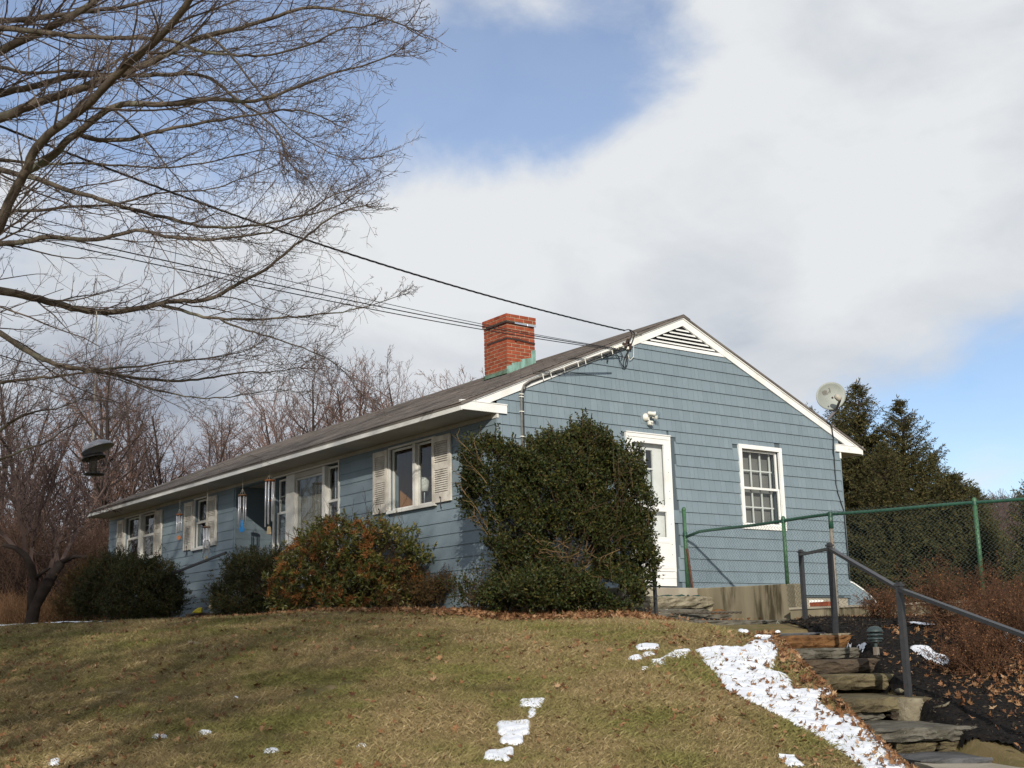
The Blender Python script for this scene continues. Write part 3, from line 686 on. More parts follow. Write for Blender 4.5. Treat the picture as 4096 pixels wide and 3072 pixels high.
# ---- shutters
def shutter(y0, y1):
    b = MB(); z0, z1 = 1.43, 2.445; st = .065
    b.box((-.052, y0, z0), (-.020, y0 + st, z1)); b.box((-.052, y1 - st, z0), (-.020, y1, z1))
    b.box((-.051, y0 + st, z0), (-.021, y1 - st, z0 + .13)); b.box((-.051, y0 + st, 1.93), (-.021, y1 - st, 2.02)); b.box((-.051, y0 + st, z1 - .085), (-.021, y1 - st, z1))
    b.box((-.024, y0 + st, z0 + .12), (-.0195, y1 - st, z1 - .08))
    o = b.build('shutter', 'shutter_paint', house)
    for za, zb, n in ((z0 + .13, 1.93, 11), (2.02, z1 - .085, 10)):
        for i in range(n):
            zc = za + (zb - za) * (i + .5) / n; s = MB()
            s.add([(-.050, y0 + st, zc - .017), (-.050, y1 - st, zc - .017), (-.026, y1 - st, zc + .013), (-.026, y0 + st, zc + .013), (-.050, y0 + st, zc - .011), (-.050, y1 - st, zc - .011), (-.026, y1 - st, zc + .019), (-.026, y0 + st, zc + .019)],
                  [(0, 1, 2, 3), (7, 6, 5, 4), (1, 0, 4, 5), (2, 1, 5, 6), (0, 3, 7, 4)]); s.build('slat', 'shutter_paint', o)
    d = MB(); ym = (y0 + y1) / 2
    d.tube([(-.058, ym, z0 + .02), (-.062, ym - .005, z0 + .07), (-.062, ym + .02, z0 + .085), (-.06, ym + .025, z0 + .06)], .006, 5); d.tube([(-.058, ym, z0 + .02), (-.06, ym + .01, z0 - .05), (-.05, ym - .01, z0 - .09)], .007, 5)
    d.build('shutter_dog', 'black_cable', o)
for a, b_ in ((1.145, 1.65), (2.98, 3.42), (9.68, 10.17), (10.90, 11.35), (12.63, 13.06), (15.02, 15.45)): shutter(a, b_)
# ---- side door with its storm door
b = MB(); x0, x1 = 2.455, 3.400
b.box((x0, -.036, .355), (2.54, .01, 2.44)); b.box((3.372, -.036, .355), (x1, .01, 2.44)); b.box((x0, -.038, 2.44), (x1, .01, 2.512)); b.box((x0, -.050, 2.500), (x1 + .004, .01, 2.516))
door = b.build('door_casing', 'white_paint', house)
st = MB()
st.box((2.542, -.030, .36), (2.605, .008, 2.438)); st.box((3.255, -.030, .36), (3.370, .008, 2.438)); st.box((2.605, -.0295, 2.36), (3.255, .008, 2.438)); st.box((2.605, -.0295, 1.29), (3.255, .008, 1.39)); st.box((2.605, -.0295, .36), (3.255, .008, .89))
st.box((2.62, -.036, .80), (3.28, -.029, .84)); st.box((2.60, -.036, .40), (3.36, -.029, .47)); st.build('storm_door_frame', 'white_paint', door)
for z0, z1 in ((1.39, 2.36), (.89, 1.29)):
    q = MB(); q.add([(2.605, -.008, z0), (3.255, -.008, z0), (3.255, -.008, z1), (2.605, -.008, z1)], [(0, 1, 2, 3)]); q.build('storm_pane', 'storm_glass', door)
q = MB(); q.box((2.55, .085, .2), (3.36, .12, 1.30)); q.box((2.55, .085, 1.30), (2.62, .12, 2.43)); q.box((3.105, .085, 1.30), (3.36, .12, 2.43)); q.box((2.62, .085, 2.27), (3.105, .12, 2.43)); q.build('inner_door', 'white_paint', door)
for i in range(1, 3):
    a = 2.62 + .485 * i / 3; q = MB(); q.box((a - .012, .078, 1.30), (a + .012, .10, 2.27)); q.build('muntin', 'white_paint', door)
for z in (1.64, 1.97):
    q = MB(); q.box((2.62, .079, z - .012), (3.105, .099, z + .012)); q.build('muntin', 'white_paint', door)
q = MB(); q.add([(2.62, .102, 1.30), (3.105, .102, 1.30), (3.105, .102, 2.27), (2.62, .102, 2.27)], [(0, 1, 2, 3)]); q.build('door_pane', 'window_glass', door)
q = MB(); q.box((2.70, .075, .93), (3.04, .085, 1.24)); q.box((2.74, .070, .97), (3.0, .076, 1.20)); q.build('door_panel', 'white_paint', door)
curtain(door, False, 2.62, 3.10, 1.28, 1.97, -.14, 6, .01, 'lace')
q = MB(); q.add([(2.3, .9, 0), (3.5, .9, 0), (3.5, .9, 2.5), (2.3, .9, 2.5)], [(0, 1, 2, 3)]); q.build('room', 'grey_screen', door)
q = MB(); q.box((x0, -.034, .255), (x1 - .005, .01, .352)); q.box((x0, -.032, .135), (x1 - .007, .01, .252)); q.build('kick_board', 'white_paint', door)
q = MB(); q.box((2.565, -.06, 1.16), (2.585, -.03, 1.26)); q.tube([(2.575, -.045, 1.25), (2.575, -.075, 1.22), (2.575, -.045, 1.17)], .007, 6); q.build('handle', 'bare_metal', door)
for z in (.62, .78, 1.1, 1.5, 1.62, 1.92, 2.12):
    q = MB(); q.lathe([(0, .001), (.008, 0), (.008, -.006), (0, -.007)], (3.335, -.031, z), 8, (0, -1, 0)); q.build('screw', 'grey_conduit', door)
# ---- flared wing wall at the far corner
q = MB(); pts = [(7.62, .26), (7.75, .225), (8.03, .10), (8.26, -.03), (8.40, -.16), (8.46, -.9), (7.62, -.9)]
q.prism([(x, .02, z) for x, z in pts], (0, .12, 0)); wing = q.build('wing_wall', 'blue_board_paint', house)
q = MB(); 
for (xa, za), (xb, zb) in zip(pts[:5], pts[1:5]): q.bar((xa, .08, za + .012), (xb, .08, zb + .012), .15, .024)
q.build('wing_cap', 'white_paint', wing)
# ---- chimney
CX0, CX1, CY0, CY1 = 2.62, 3.25, 3.22, 3.93; CT = 5.185; CB = 3.95; CH = .0677
q = MB(); q.box((CX0 + .006, CY0 + .006, CB), (CX1 - .006, CY1 - .006, CT - .02)); q.box((CX0 - .016, CY0 - .016, CT - .02 - 2 * CH), (CX1 + .016, CY1 + .016, CT - .02))
chim = q.build('chimney', 'mortar', house)
bmesh_ = {}
def brick(L_, Dp):
    k = (round(L_, 3), round(Dp, 3))
    if k not in bmesh_:
        b = MB(); b.box((0, 0, 0), (L_, Dp, CH - .013)); me = bpy.data.meshes.new('brick'); me.from_pydata(b.v, [], b.f); me.materials.append(MATS['brick']); bmesh_[k] = me
    return bmesh_[k]
nb = 0
ncourse = int((CT - CB) / CH)
for c in range(ncourse):
    zt = CT - CH * (c + 1); ov = .022 if c < 2 else 0.0
    X0, X1, Y0, Y1 = CX0 - ov, CX1 + ov, CY0 - ov, CY1 + ov
    j = .013
    def lay(horizontal, a0, a1, fixed):
        global nb
        a = a0
        while a < a1 - .02:
            l = min(.203 - j, a1 - a)
            if 0 < a1 - (a + l + j) < .035: l = a1 - a
            me = brick(l if horizontal else .1, .1 if horizontal else l)
            o = bpy.data.objects.new('brick', me); o.location = ((a, fixed, zt) if horizontal else (fixed, a, zt)); link(o, chim)
            o.location.x += R.uniform(-.0015, .0015); o.location.y += R.uniform(-.0015, .0015); nb += 1; a += l + j
    odd = c % 2
    lay(True, X0 if odd else X0 + .11, X1, Y0); lay(False, Y0 + .11 if odd else Y0, Y1, X0)
    if c < 13: lay(True, X0, X1 - .11, Y1 - .1); lay(False, Y0 + .11, Y1 - .11, X1 - .1)
q = MB(); q.box((CX0 + .1, CY0 + .1, CT - .03), (CX1 - .1, CY1 - .1, CT - .012)); q.build('flue_top', 'dark_gap', chim)
for zc, e in ((CT - .165, .026), (CT - .47, .005)):
    q = MB(); q.box((CX0 - e - .004, CY0 - e - .004, zc - .018), (CX1 * .55 + CX0 * .45, CY0 - e, zc + .018)); q.box((CX0 - e - .004, CY0 - e, zc - .018), (CX0 - e, CY1 * .85 + CY0 * .15, zc + .018)); q.build('strap', 'soot_metal', chim)
q = MB(); q.bar((CX0 + .16, CY0 - .034, CT - .17), (CX1 - .06, CY0 - .034, CT - .175), .004, .03); q.bar((CX1 - .18, CY0 - .04, CT - .175), (CX1 + .0, CY0 - .055, CT - .18), .006, .034); q.build('strap_end', 'bare_metal', chim)
q = MB(); q.bar((CX0 + .22, CY0 - .012, CT - .47), (CX1, CY0 - .012, CT - .50), .006, .03); q.bar((CX0 + .22, CY0 - .014, CT - .475), (CX0 + .16, CY0 - .03, CT - .50), .006, .03); q.build('strap_end', 'soot_metal', chim)
for i in range(6):   # stepped copper flashing
    xa = CX0 - .02 + .112 * i; xb = xa + .118; zb = roof_z(xa) - .01; zt = roof_z(xb) + .125 + (.02 if i % 2 else 0)
    if i == 5: xb = CX1 + .012; zt = roof_z(xb) + .24
    q = MB(); q.prism([(xa, CY0 - .006 - .002 * (i % 2), zb), (xb, CY0 - .006 - .002 * (i % 2), roof_z(xb) - .01), (xb, CY0 - .006 - .002 * (i % 2), zt - .01), (xa, CY0 - .006 - .002 * (i % 2), zt - .035)], (0, .005, 0)); q.build('flashing', 'copper_patina', chim)
q = MB(); q.prism([(CX0 - .007, CY0 - .01, roof_z(CX0) - .02), (CX0 - .007, CY1 + .02, roof_z(CX0) - .02), (CX0 - .007, CY1 + .02, roof_z(CX0) + .075), (CX0 - .007, CY0 - .01, roof_z(CX0) + .075)], (.006, 0, 0)); q.prism([(CX0 - .007, CY0 - .01, roof_z(CX0) + .002), (CX0 - .09, CY0 - .02, roof_z(CX0 - .09) + .012), (CX0 - .09, CY1 + .02, roof_z(CX0 - .09) + .012), (CX0 - .007, CY1 + .02, roof_z(CX0) + .002)], (0, 0, .004)); q.build('apron', 'apron_patina', chim)
# ------------------------------------------------------------------ walls, steps, railings, fence
R = random.Random(11); rng = np.random.default_rng(11)
def gpt(x, y, off=0.0): return np.array((x, y, float(gz(x, y)) + off))
def rough_slab(name, mat, parent, c0, ux, uy, L_, Dp, H, seed, nx=15, ny=4, amp=.024, top=0.006, taper=.0):
    """an uneven stone slab: c0 = front left bottom, ux along the front, uy into the slope"""
    r = random.Random(seed); b = MB(); ux = np.array((*ux, 0.)); uy = np.array((*uy, 0.)); c0 = np.asarray(c0, float)
    lev = [(0.0, -.8), (0.22, .1), (0.45, .5), (0.62, .2), (0.85, .45), (1.0, -.6)]
    def loop(tz, inset):
        pts = []
        def P(a, d): pts.append(c0 + ux * a + uy * d + np.array((0, 0, H * tz + r.uniform(-top, top))))
        k = inset * amp
        e0, e1 = r.uniform(-.01, .03), r.uniform(-.01, .03)
        for i in range(nx): P(-k + e0 + (L_ + 2 * k - e0 - e1) * i / (nx - 1), -k + r.uniform(-1, 1) * amp * .8 + wave[i])
        for i in range(1, ny): P(L_ + k - e1 + r.uniform(-1, 1) * amp, Dp * i / (ny - 1))
        for i in range(nx - 2, -1, -1): P(L_ * i / (nx - 1), Dp + k)
        for i in range(ny - 2, 0, -1): P(-k + e0 + r.uniform(-1, 1) * amp, Dp * i / (ny - 1))
        return pts
    wave = [amp * 1.2 * math.sin(i * 6.0 / nx + seed) * r.uniform(.6, 1.2) for i in range(nx)]
    loops = [loop(t, i) for t, i in lev]; n = len(loops[0]); v = [p for l in loops for p in l]
    f = [(k * n + i, k * n + (i + 1) % n, (k + 1) * n + (i + 1) % n, (k + 1) * n + i) for k in range(len(lev) - 1) for i in range(n)]
    f.append(tuple(range((len(lev) - 1) * n, len(lev) * n)))
    b.add(v, f, False)
    return b.build(name, mat, parent)
SU, SD = RH, FH                              # the stair runs straight up the bank
stair = thing('stone_stair', 'dry-laid flight of rough stone slabs climbing the bank beside snow', 'stairs', gpt(*xy(3.1, 9)))
def step(d, uL, uR, ztop, H, Dp, mat, seed, lab=None, **kw):
    x, y = xy(uL, d); o = rough_slab('slab', mat, stair, (x, y, CAM[2] + ztop - H), SU, SD, uR - uL, Dp, H, seed, **kw)
    if lab: o['label'] = lab
    return o
step(8.55, 2.80, 4.5, -.862, .15, .75, 'pale_concrete', 1, 'long pale slab at the foot of the flight', amp=.008)
step(9.20, 2.82, 3.75, -.835, .10, .6, 'slate', 2)
step(9.75, 2.66, 3.50, -.655, .100, .95, 'stone_grey', 3)
step(9.80, 2.82, 3.12, -.760, .085, .4, 'stone_olive', 31, nx=5); step(9.78, 3.14, 3.50, -.758, .090, .4, 'stone_olive', 32, nx=5)
step(10.65, 2.62, 3.40, -.470, .115, .95, 'stone_olive', 4)
step(10.72, 2.70, 3.02, -.590, .060, .4, 'stone_grey', 41, nx=5); step(10.70, 3.04, 3.36, -.590, .055, .4, 'stone_dark', 42, nx=5)
step(11.50, 2.46, 3.36, -.300, .135, .75, 'stone_olive', 5, amp=.03)
step(11.95, 2.52, 3.38, -.172, .125, .7, 'stone_dark', 6)
step(12.40, 2.60, 3.44, -.070, .095, .7, 'stone_grey', 7)
step(12.78, 2.68, 3.42, .055, .125, .6, 'stone_rust', 8, 'rust-orange block that tops the flight')
# flagstones from the head of the stair to the house steps
for i, (u0, u1, d0, dd, mat, zt) in enumerate(((2.35, 3.5, 13.5, .75, 'slate', .085), (2.1, 3.2, 14.35, .8, 'slate', .12), (2.2, 3.6, 15.2, .5, 'stone_grey', .20))):
    x, y = xy(u0, d0); o = rough_slab('flagstone', mat, None, (x, y, CAM[2] + zt - .06), SU, SD, u1 - u0, dd, .06, 60 + i, amp=.02)
    tag(o, ('dark slate flagstone behind the rust-orange top step', 'slate flagstone in the middle of the path below the concrete wall', 'grey flagstone of the path nearest the house steps')[i], 'flagstone', 'flagstones of the path')
# steps under the side door
hs = thing('door_steps', 'concrete stoop and rough stone steps below the white side door', 'steps', (2.9, -1.0, -.5))
q = MB(); q.box((1.9, -.42, -.5), (3.47, -.02, .088)); q.build('stoop', 'pale_concrete', hs, bevel=.01)
rough_slab('slab', 'pale_stone', hs, (1.75, -.80, -.235), (1, 0), (0, 1), 1.62, .5, .175, 70, amp=.03)
rough_slab('slab', 'stone_grey', hs, (1.75, -.86, -.40), (1, 0), (0, 1), 1.50, .5, .155, 71, amp=.02)
rough_slab('slab', 'stone_grey', hs, (1.45, -1.35, -.46), (1, 0), (0, 1), 1.75, .6, .12, 72, amp=.02)
rough_slab('slab', 'stone_grey', hs, (1.25, -2.1, -.56), (.98, -.2), (.2, .98), 1.95, .75, .11, 73, amp=.025)
rough_slab('slab', 'pale_stone', hs, (3.05, -.75, -.40), (1, 0), (0, 1), .36, .3, .33, 74, nx=4, amp=.02)
# concrete walls
q = MB(); q.prism([(3.44, -.42, -1.0), (3.44, -2.36, -1.0), (3.44, -2.36, .052), (3.44, -.42, .083)], (.17, 0, 0)); o = q.build('concrete_wall', 'concrete', None, bevel=.012)
tag(o, 'tall stained concrete wall running out from the side door', 'wall')
def wpt(y): return (float(wall_x(y)) - .10, y)
q = MB(); ys = [-2.365, -3.4, -4.6, -6.0, -8.0]
for ya, yb in zip(ys, ys[1:]):
    xa, xb = wpt(ya)[0], wpt(yb)[0]
    q.prism([(xa, ya, -1.6), (xb, yb, -1.6), (xb, yb, -.315), (xa, ya, -.315)], (.2, 0, 0))
lw = q.build('low_wall', 'concrete', None); tag(lw, 'low stained concrete wall carrying the chain-link fence', 'wall')
q = MB()
for ya, yb in zip(ys, ys[1:]):
    xa, xb = wpt(ya)[0], wpt(yb)[0]
    q.prism([(xa - .025, ya, -.314), (xb - .025, yb, -.314), (xb - .025, yb, -.285), (xa - .025, ya, -.285)], (.25, 0, 0))
q.build('coping', 'pale_concrete', lw)
# chain-link fence
FZ = .976; FA, FB, FC, FD, FE = (3.60, -.06), (3.47, -2.20), (3.56, -3.14), (4.02, -4.95), (4.75, -7.4)
fence = thing('chain_link_fence', 'green chain-link fence standing on the concrete walls', 'fence', (3.5, -2.3, 0))
def post(p, z0, z1, mat, r=.028, **kw):
    q = MB(); q.tube([(p[0], p[1], z0), (p[0], p[1], z1)], r, 10); q.lathe([(r * 1.15, 0), (r * 1.15, .02), (r * .7, .045), (0, .05)], (p[0], p[1], z1), 10); return q.build('post', mat, fence)
post(FA, .09, 1.33, 'fence_green'); post((FB[0], FB[1]), .05, FZ, 'fence_green'); post(FD, -.29, FZ, 'fence_green'); post(FE, -.29, FZ, 'fence_green')
o = post((FC[0] - .20, FC[1]), -.72, FZ - .12, 'bare_post_metal'); o['label'] = 'bare weathered post outside the low wall'
q = MB(); q.tube([(FC[0] - .20, FC[1], FZ - .22), (FC[0] - .20, FC[1], FZ + .01)], .033, 10); q.build('post_sleeve', 'fence_rail_green', fence)
FCc = (FC[0] - .20, FC[1])
line = [FA, FB, FCc, FD, FE]
def pt(s):                                   # point at run length s along the fence
    for a, b in zip(line, line[1:]):
        l = math.dist(a, b)
        if s <= l or (a, b) == (FD, FE): return a[0] + (b[0] - a[0]) * s / l, a[1] + (b[1] - a[1]) * s / l
        s -= l
tot = sum(math.dist(a, b) for a, b in zip(line, line[1:]))
q = MB(); q.tube([(*pt(s), FZ - .022 + .006 * math.sin(s * 3) - .05 * (s < .05)) for s in np.linspace(0.03, tot, 26)], .023, 10); q.build('top_rail', 'fence_rail_green', fence)
for p in (FA, FB, FCc, FD):
    q = MB(); q.lathe([(.036, 0), (.036, .05)], (p[0], p[1], FZ - .05), 10); q.build('clamp', 'fence_rail_green', fence)
pitch = .060; S = []
nw = int(tot / pitch); lenAB = math.dist(FA, FB)
for i in range(nw):
    s0 = i * pitch
    zb = .09 if s0 < lenAB else -.285
    zt = FZ + .035; n = int((zt - zb) / .037); prev = None
    for j in range(n + 1):
        s = s0 + (pitch if j % 2 else 0); p = np.array((*pt(min(s, tot)), zt - j * .037)); p[0] += .02 * math.sin(s * 2.1) * math.sin((p[2] - zb) * 3) - .026
        if prev is not None: S.append((*prev, *p, .0022, .0022))
        prev = p
V, F = seg_geo(S, 3); tag(np_mesh('wire_mesh', V, F, 'wire_green', fence), kind='stuff')
q = MB(); q.bar((3.64, -.12, .08), (3.585, -.10, .72), .035, .03); o = q.build('rusty_stake', 'rust'); tag(o, 'rusty flat bar leaning behind the first fence post', 'metal bar')
# handrail of the stair
hr = thing('stair_handrail', 'dark metal handrail with square posts beside the stone stair', 'handrail', (0.03, -5.8, -.7))
P1, P2, P3 = pix(3203, 2210, 15.3), pix(3318, 2185, 12.9), pix(3597, 2345, 10.6); P4 = pix(4096, 2527, 8.75); P5 = P4 + (P4 - P3) * .8
for P, zb in ((P1, -.62), (P2, -.72), (P3, -1.26)):
    q = MB(); q.bar((P[0], P[1], zb), (P[0], P[1], P[2]), .046, .046, (1, 0, .01)); q.build('post', 'handrail_metal', hr)
    q = MB(); q.box((P[0] - .032, P[1] - .032, P[2]), (P[0] + .032, P[1] + .032, P[2] + .018)); q.box((P[0] - .02, P[1] - .02, P[2] + .018), (P[0] + .02, P[1] + .02, P[2] + .035)); q.build('post_cap', 'handrail_metal', hr)
dz = np.array((0, 0, -.025))
q = MB(); q.bar(P1 + dz, P2 + dz, .045, .03); q.bar(P2 + dz, P3 + dz, .045, .03); q.bar(P3 + dz, P5 + dz, .045, .03); q.build('rail', 'handrail_metal', hr)
for P, zb, s_, lab in ((P2, -.69, .24, 'small concrete footing beside the rust-orange top step'), (P3, -1.25, .22, 'chipped round concrete footing at the middle of the stair')):
    q = MB(); r = random.Random(3)
    if s_ > .23: q.prism([(P[0] + a, P[1] + b, zb - .12) for a, b in ((-.14, -.16), (.16, -.15), (.15, .1), (-.13, .1))], (0, 0, .13))
    else: q.lathe([(.135, -.16), (.14, -.02), (.13, .018), (.06, .022), (0, .02)], (P[0], P[1], zb), 14)
    o = q.build('footing', 'pale_stone', None); tag(o, lab, 'footing')
def pebble(p, r, mat, lab, seed, name='rock', cat='rock'):
    rr = random.Random(seed); q = MB(); v = []; f = []
    n = 9; prof = [(.55, -.4), (1, 0), (.85, .45), (.4, .75), (0, .8)]
    for k, (a, h) in enumerate(prof):
        for j in range(n):
            e = rr.uniform(.85, 1.15); v.append((p[0] + math.cos(j * 2 * math.pi / n) * a * r * e, p[1] + math.sin(j * 2 * math.pi / n) * a * r * e * .8, p[2] + h * r * .7))
    f = [(k * n + j, k * n + (j + 1) % n, (k + 1) * n + (j + 1) % n, (k + 1) * n + j) for k in range(4) for j in range(n)]
    q.add(v, f); o = q.build(name, mat, None); return tag(o, lab, cat)
pebble(pix(3597, 2765, 10.75), .045, 'pale_stone', 'pale pebble lying left of the middle handrail post', 1)
pebble(pix(3652, 2768, 10.75), .045, 'pale_stone', 'pale pebble lying right of the middle handrail post', 2)
pebble(px_ground(4060, 2830), .05, 'pale_stone', 'small pale stone lying alone on the black mulch', 3)
pebble(np.array((3.22, -1.05, -.33)), .14, 'stone_rust', 'rust-brown rock lying against the concrete wall', 4)
# handrail of the side-door steps
dr = thing('door_handrail', 'thin dark handrail half hidden by the holly at the side-door steps', 'handrail', (1.2, -1.9, -.4))
Pd = pix(2612, 2195, 17.6); Pe = np.array((Pd[0] + .10, -.30, Pd[2] + .28))
q = MB(); q.bar((Pd[0], Pd[1], -.5), Pd, .04, .04, (1, 0, .01)); q.box((Pd[0] - .03, Pd[1] - .03, Pd[2]), (Pd[0] + .03, Pd[1] + .03, Pd[2] + .03)); q.build('post', 'handrail_metal', dr)
q = MB(); q.bar(Pd + dz, pix(2490, 2120, 18.6), .035, .03); q.build('rail', 'handrail_metal', dr)
# handrail of the front entry
fr = thing('entry_handrail', 'black handrail against the blue front wall beside the left yew', 'handrail', (-1.8, 9.0, -.2))
Pa = pix(693, 2288, 24.3); Pb = pix(905, 2205, 23.6)
q = MB(); q.bar((Pa[0], Pa[1], -.2), Pa, .045, .045, (1, 0, .01)); q.box((Pa[0] - .035, Pa[1] - .035, Pa[2]), (Pa[0] + .035, Pa[1] + .035, Pa[2] + .03)); q.build('post', 'handrail_metal', fr)
q = MB(); q.bar(Pa + dz, Pb + dz, .045, .04); q.build('rail', 'handrail_metal', fr)
Pg = px_ground(800, 2480); Pg = pix(800, 2478, 22.8)
o = rough_slab('low_stone', 'stone_dark', None, pix(742, 2484, 23.0), RH, FH, .56, .4, .14, 77, nx=6); tag(o, 'low dark stone block between the two dark yews', 'stone block')
yl = pix(788, 2452, 22.9); q = MB(); q.prism([yl + RH[0] * 0 + np.array((RH[0] * a, RH[1] * a, b)) for a, b in ((-.10, 0), (.08, 0), (.085, .05), (.08, .10), (.02, .095), (-.04, .06), (-.085, .02))], (FH[0] * .09, FH[1] * .09, 0)); o = q.build('yellow_planter', 'yellow_plastic', None, bevel=.012); tag(o, 'yellow rounded plastic object on the low dark stone', 'ornament')
fg = pix(845, 2410, 22.6); q = MB(); q.lathe([(.035, 0), (.05, .04), (.03, .09), (.012, .11), (.03, .125), (.036, .155), (.02, .18), (0, .185)], fg - np.array((0, 0, .12)), 10); o = q.build('garden_figurine', 'figurine', None); tag(o, 'small tan figurine at the edge of the right-hand yew', 'figurine')
# things about the steps
q = MB(); q.tube([(2.35 + i * .06, -.62 + .05 * math.sin(i * 1.1), -.045 + .012 * math.sin(i * 2.3)) for i in range(16)], [.012 + .006 * math.sin(i * 1.7) for i in range(16)], 6); o = q.build('hose', 'hose_green', None); tag(o, 'dark green hose lying along the stone step below the stoop', 'hose')
q = MB()
for ph in (0, math.pi):
    q.tube([(1.95 + i * .028, -1.38 - i * .006 + .010 * math.cos(i * 1.2 + ph), -.322 + .010 * math.sin(i * 1.2 + ph)) for i in range(42)], .011, 5)
o = q.build('rope', 'rope_brown', None); tag(o, 'twisted brown rope lying along the lower house step', 'rope')
q = MB(); bx_ = wpt(-2.75)[0]; q.box((bx_ + .03, -2.95, -.284), (bx_ + .13, -2.62, -.224)); o = q.build('brick_on_wall', 'orange_brick', None, bevel=.005); tag(o, 'orange brick lying on the coping of the low wall', 'brick')
p_ = pix(3420, 2605, 12.55); q = MB(); q.prism([p_ + np.array((RH[0] * a + FH[0] * b, RH[1] * a + FH[1] * b, -.03)) for a, b in ((-.09, -.05), (.10, -.05), (.10, .06), (-.09, .06))], (0, 0, .045)); o = q.build('red_brick', 'orange_brick', None); tag(o, 'red brick wedged at the right end of the stone stair', 'brick')
# path light
LD = 11.85; pl = pix(3490, 2600, LD); gzl = float(gz(pl[0], pl[1]))
lt = thing('path_light', 'green tiered path light standing in the black mulch', 'path light', (pl[0], pl[1], gzl))
def lp(px, py): return pix(px, py, LD)
c = lp(3497, 2505); zc = lambda py: lp(3497, py)[2]
q = MB(); q.lathe([(0, zc(2504)), (.035, zc(2506)), (.062, zc(2513)), (.078, zc(2524)), (.080, zc(2528)), (.05, zc(2527))], (c[0], c[1], 0), 18); q.build('cap', 'light_green_metal', lt)
for pa in (2541, 2557, 2566):
    q = MB(); rr = .080 if pa < 2560 else .062
    q.lathe([(.045, zc(pa - 11)), (rr * .9, zc(pa - 4)), (rr, zc(pa)), (rr * .95, zc(pa + 1)), (.04, zc(pa - 5))], (c[0], c[1], 0), 18); q.build('tier', 'light_green_metal', lt)
q = MB(); q.lathe([(.042, zc(2528)), (.042, zc(2570))], (c[0], c[1], 0), 12); q.build('lens', 'grey_screen', lt)
q = MB(); q.lathe([(.02, zc(2570)), (.018, zc(2588))], (c[0], c[1], 0), 10); q.build('neck', 'light_green_metal', lt)
q = MB(); q.box((c[0] - .02, c[1] - .02, zc(2620)), (c[0] + .02, c[1] + .02, zc(2588))); q.build('connector', 'bare_post_metal', lt)
q = MB(); q.tube([(c[0], c[1], zc(2620)), (c[0], c[1], zc(2645)), (c[0] - .01, c[1], zc(2668))], .012, 8); q.tube([(c[0] - .03, c[1], zc(2640)), (c[0] - .028, c[1] - .01, zc(2652)), (c[0], c[1], zc(2658))], .008, 6); q.build('stake', 'bare_post_metal', lt)

# ------------------------------------------------------------------ fittings on the house
def G(x, z, out=0.0): return np.array((x, -out, z))
# conduit and cables
q = MB(); cpts = [G(.417, 1.2, .035), G(.425, 2.80, .035), G(.43, 2.93, .04), G(.47, 3.03, .055), G(.56, 3.09, .06), G(.70, 3.15, .06)]
q.tube(cpts + [G(.70 + (2.55 - .70) * t, 3.15 + (3.90 - 3.15) * t, .062) for t in (.33, .66, 1)], .016, 8); cn = q.build('conduit', 'grey_conduit'); tag(cn, 'grey pipe climbing the gable corner and following the white rake', 'conduit')
q = MB(); q.tube([p + np.array((.035, -.004, -.01)) for p in cpts] + [G(.735 + 1.80 * t, 3.12 + .74 * t, .064) for t in (.33, .66, 1)], .009, 6); q.build('cable', 'black_cable', cn)
for t in (.05, .13, .27, .42, .50, .68, .80):
    a = G(.70 + 1.85 * t, 3.15 + .75 * t, .078); q = MB(); q.bar(a + np.array((.01, 0, .035)), a + np.array((.03, 0, -.05)), .014, .004, (0, 1, 0)); q.build('clip', 'white_plastic', cn)
for z in (2.25, 2.62, 2.84, 2.88):
    q = MB(); q.box((.395, -.056, z), (.455, -.012, z + .014)); q.build('clip', 'white_plastic', cn)
# tangle where the service wires meet the gable
tg = thing('cable_tangle', 'tangle of black cable loops hanging below the left rake near the vent', 'cables', (2.55, 0, 3.9))
def loopc(pts, r=.007, mat='black_cable', name='cable'):
    q = MB(); P = [np.array(p, float) for p in pts]; out = []
    for i in range(len(P) - 1):
        p0, p1, p2, p3 = P[max(i - 1, 0)], P[i], P[i + 1], P[min(i + 2, len(P) - 1)]
        for t in np.linspace(0, 1, 5)[:-1]:
            out.append(.5 * ((2 * p1) + (-p0 + p2) * t + (2 * p0 - 5 * p1 + 4 * p2 - p3) * t ** 2 + (-p0 + 3 * p1 - 3 * p2 + p3) * t ** 3))
    out.append(P[-1]); q.tube(out, r, 5); q.build(name, mat, tg)
tz = (2400, 1280, 200 / 1508)
def tp(x, y, out=.06): return on(1, -out, tz[0] + x * tz[2], tz[1] + y * tz[2])
loopc([tp(450, 850), tp(480, 1000), tp(590, 1160), tp(600, 1230), tp(700, 1410), tp(780, 1400), tp(830, 1300), tp(820, 1130), tp(850, 980), tp(900, 830)])
loopc([tp(900, 850), tp(800, 1020), tp(720, 1200), tp(710, 1380), tp(760, 1420), tp(790, 1200), tp(830, 1000), tp(850, 900)])
loopc([tp(870, 640, .10), tp(930, 540, .10), tp(955, 430, .10), tp(930, 350, .11), tp(870, 295, .12)], .008); loopc([tp(945, 720, .09), tp(1000, 570, .10), tp(1040, 430, .10), tp(990, 340, .12), tp(870, 290, .12), tp(740, 315, .12)], .008)
loopc([tp(500, 900), tp(620, 960), tp(680, 1100), tp(640, 1170)]); loopc([tp(20, 1000, .07), tp(180, 1070), tp(235, 1120), tp(215, 1240), tp(240, 1240), tp(215, 1130)], .009)
loopc([tp(220, 1080), tp(330, 1070), tp(440, 1030)], .006); loopc([tp(1020, 700), tp(1010, 1010), tp(1000, 1120), tp(890, 1190), tp(840, 1020)], .005, 'white_plastic')
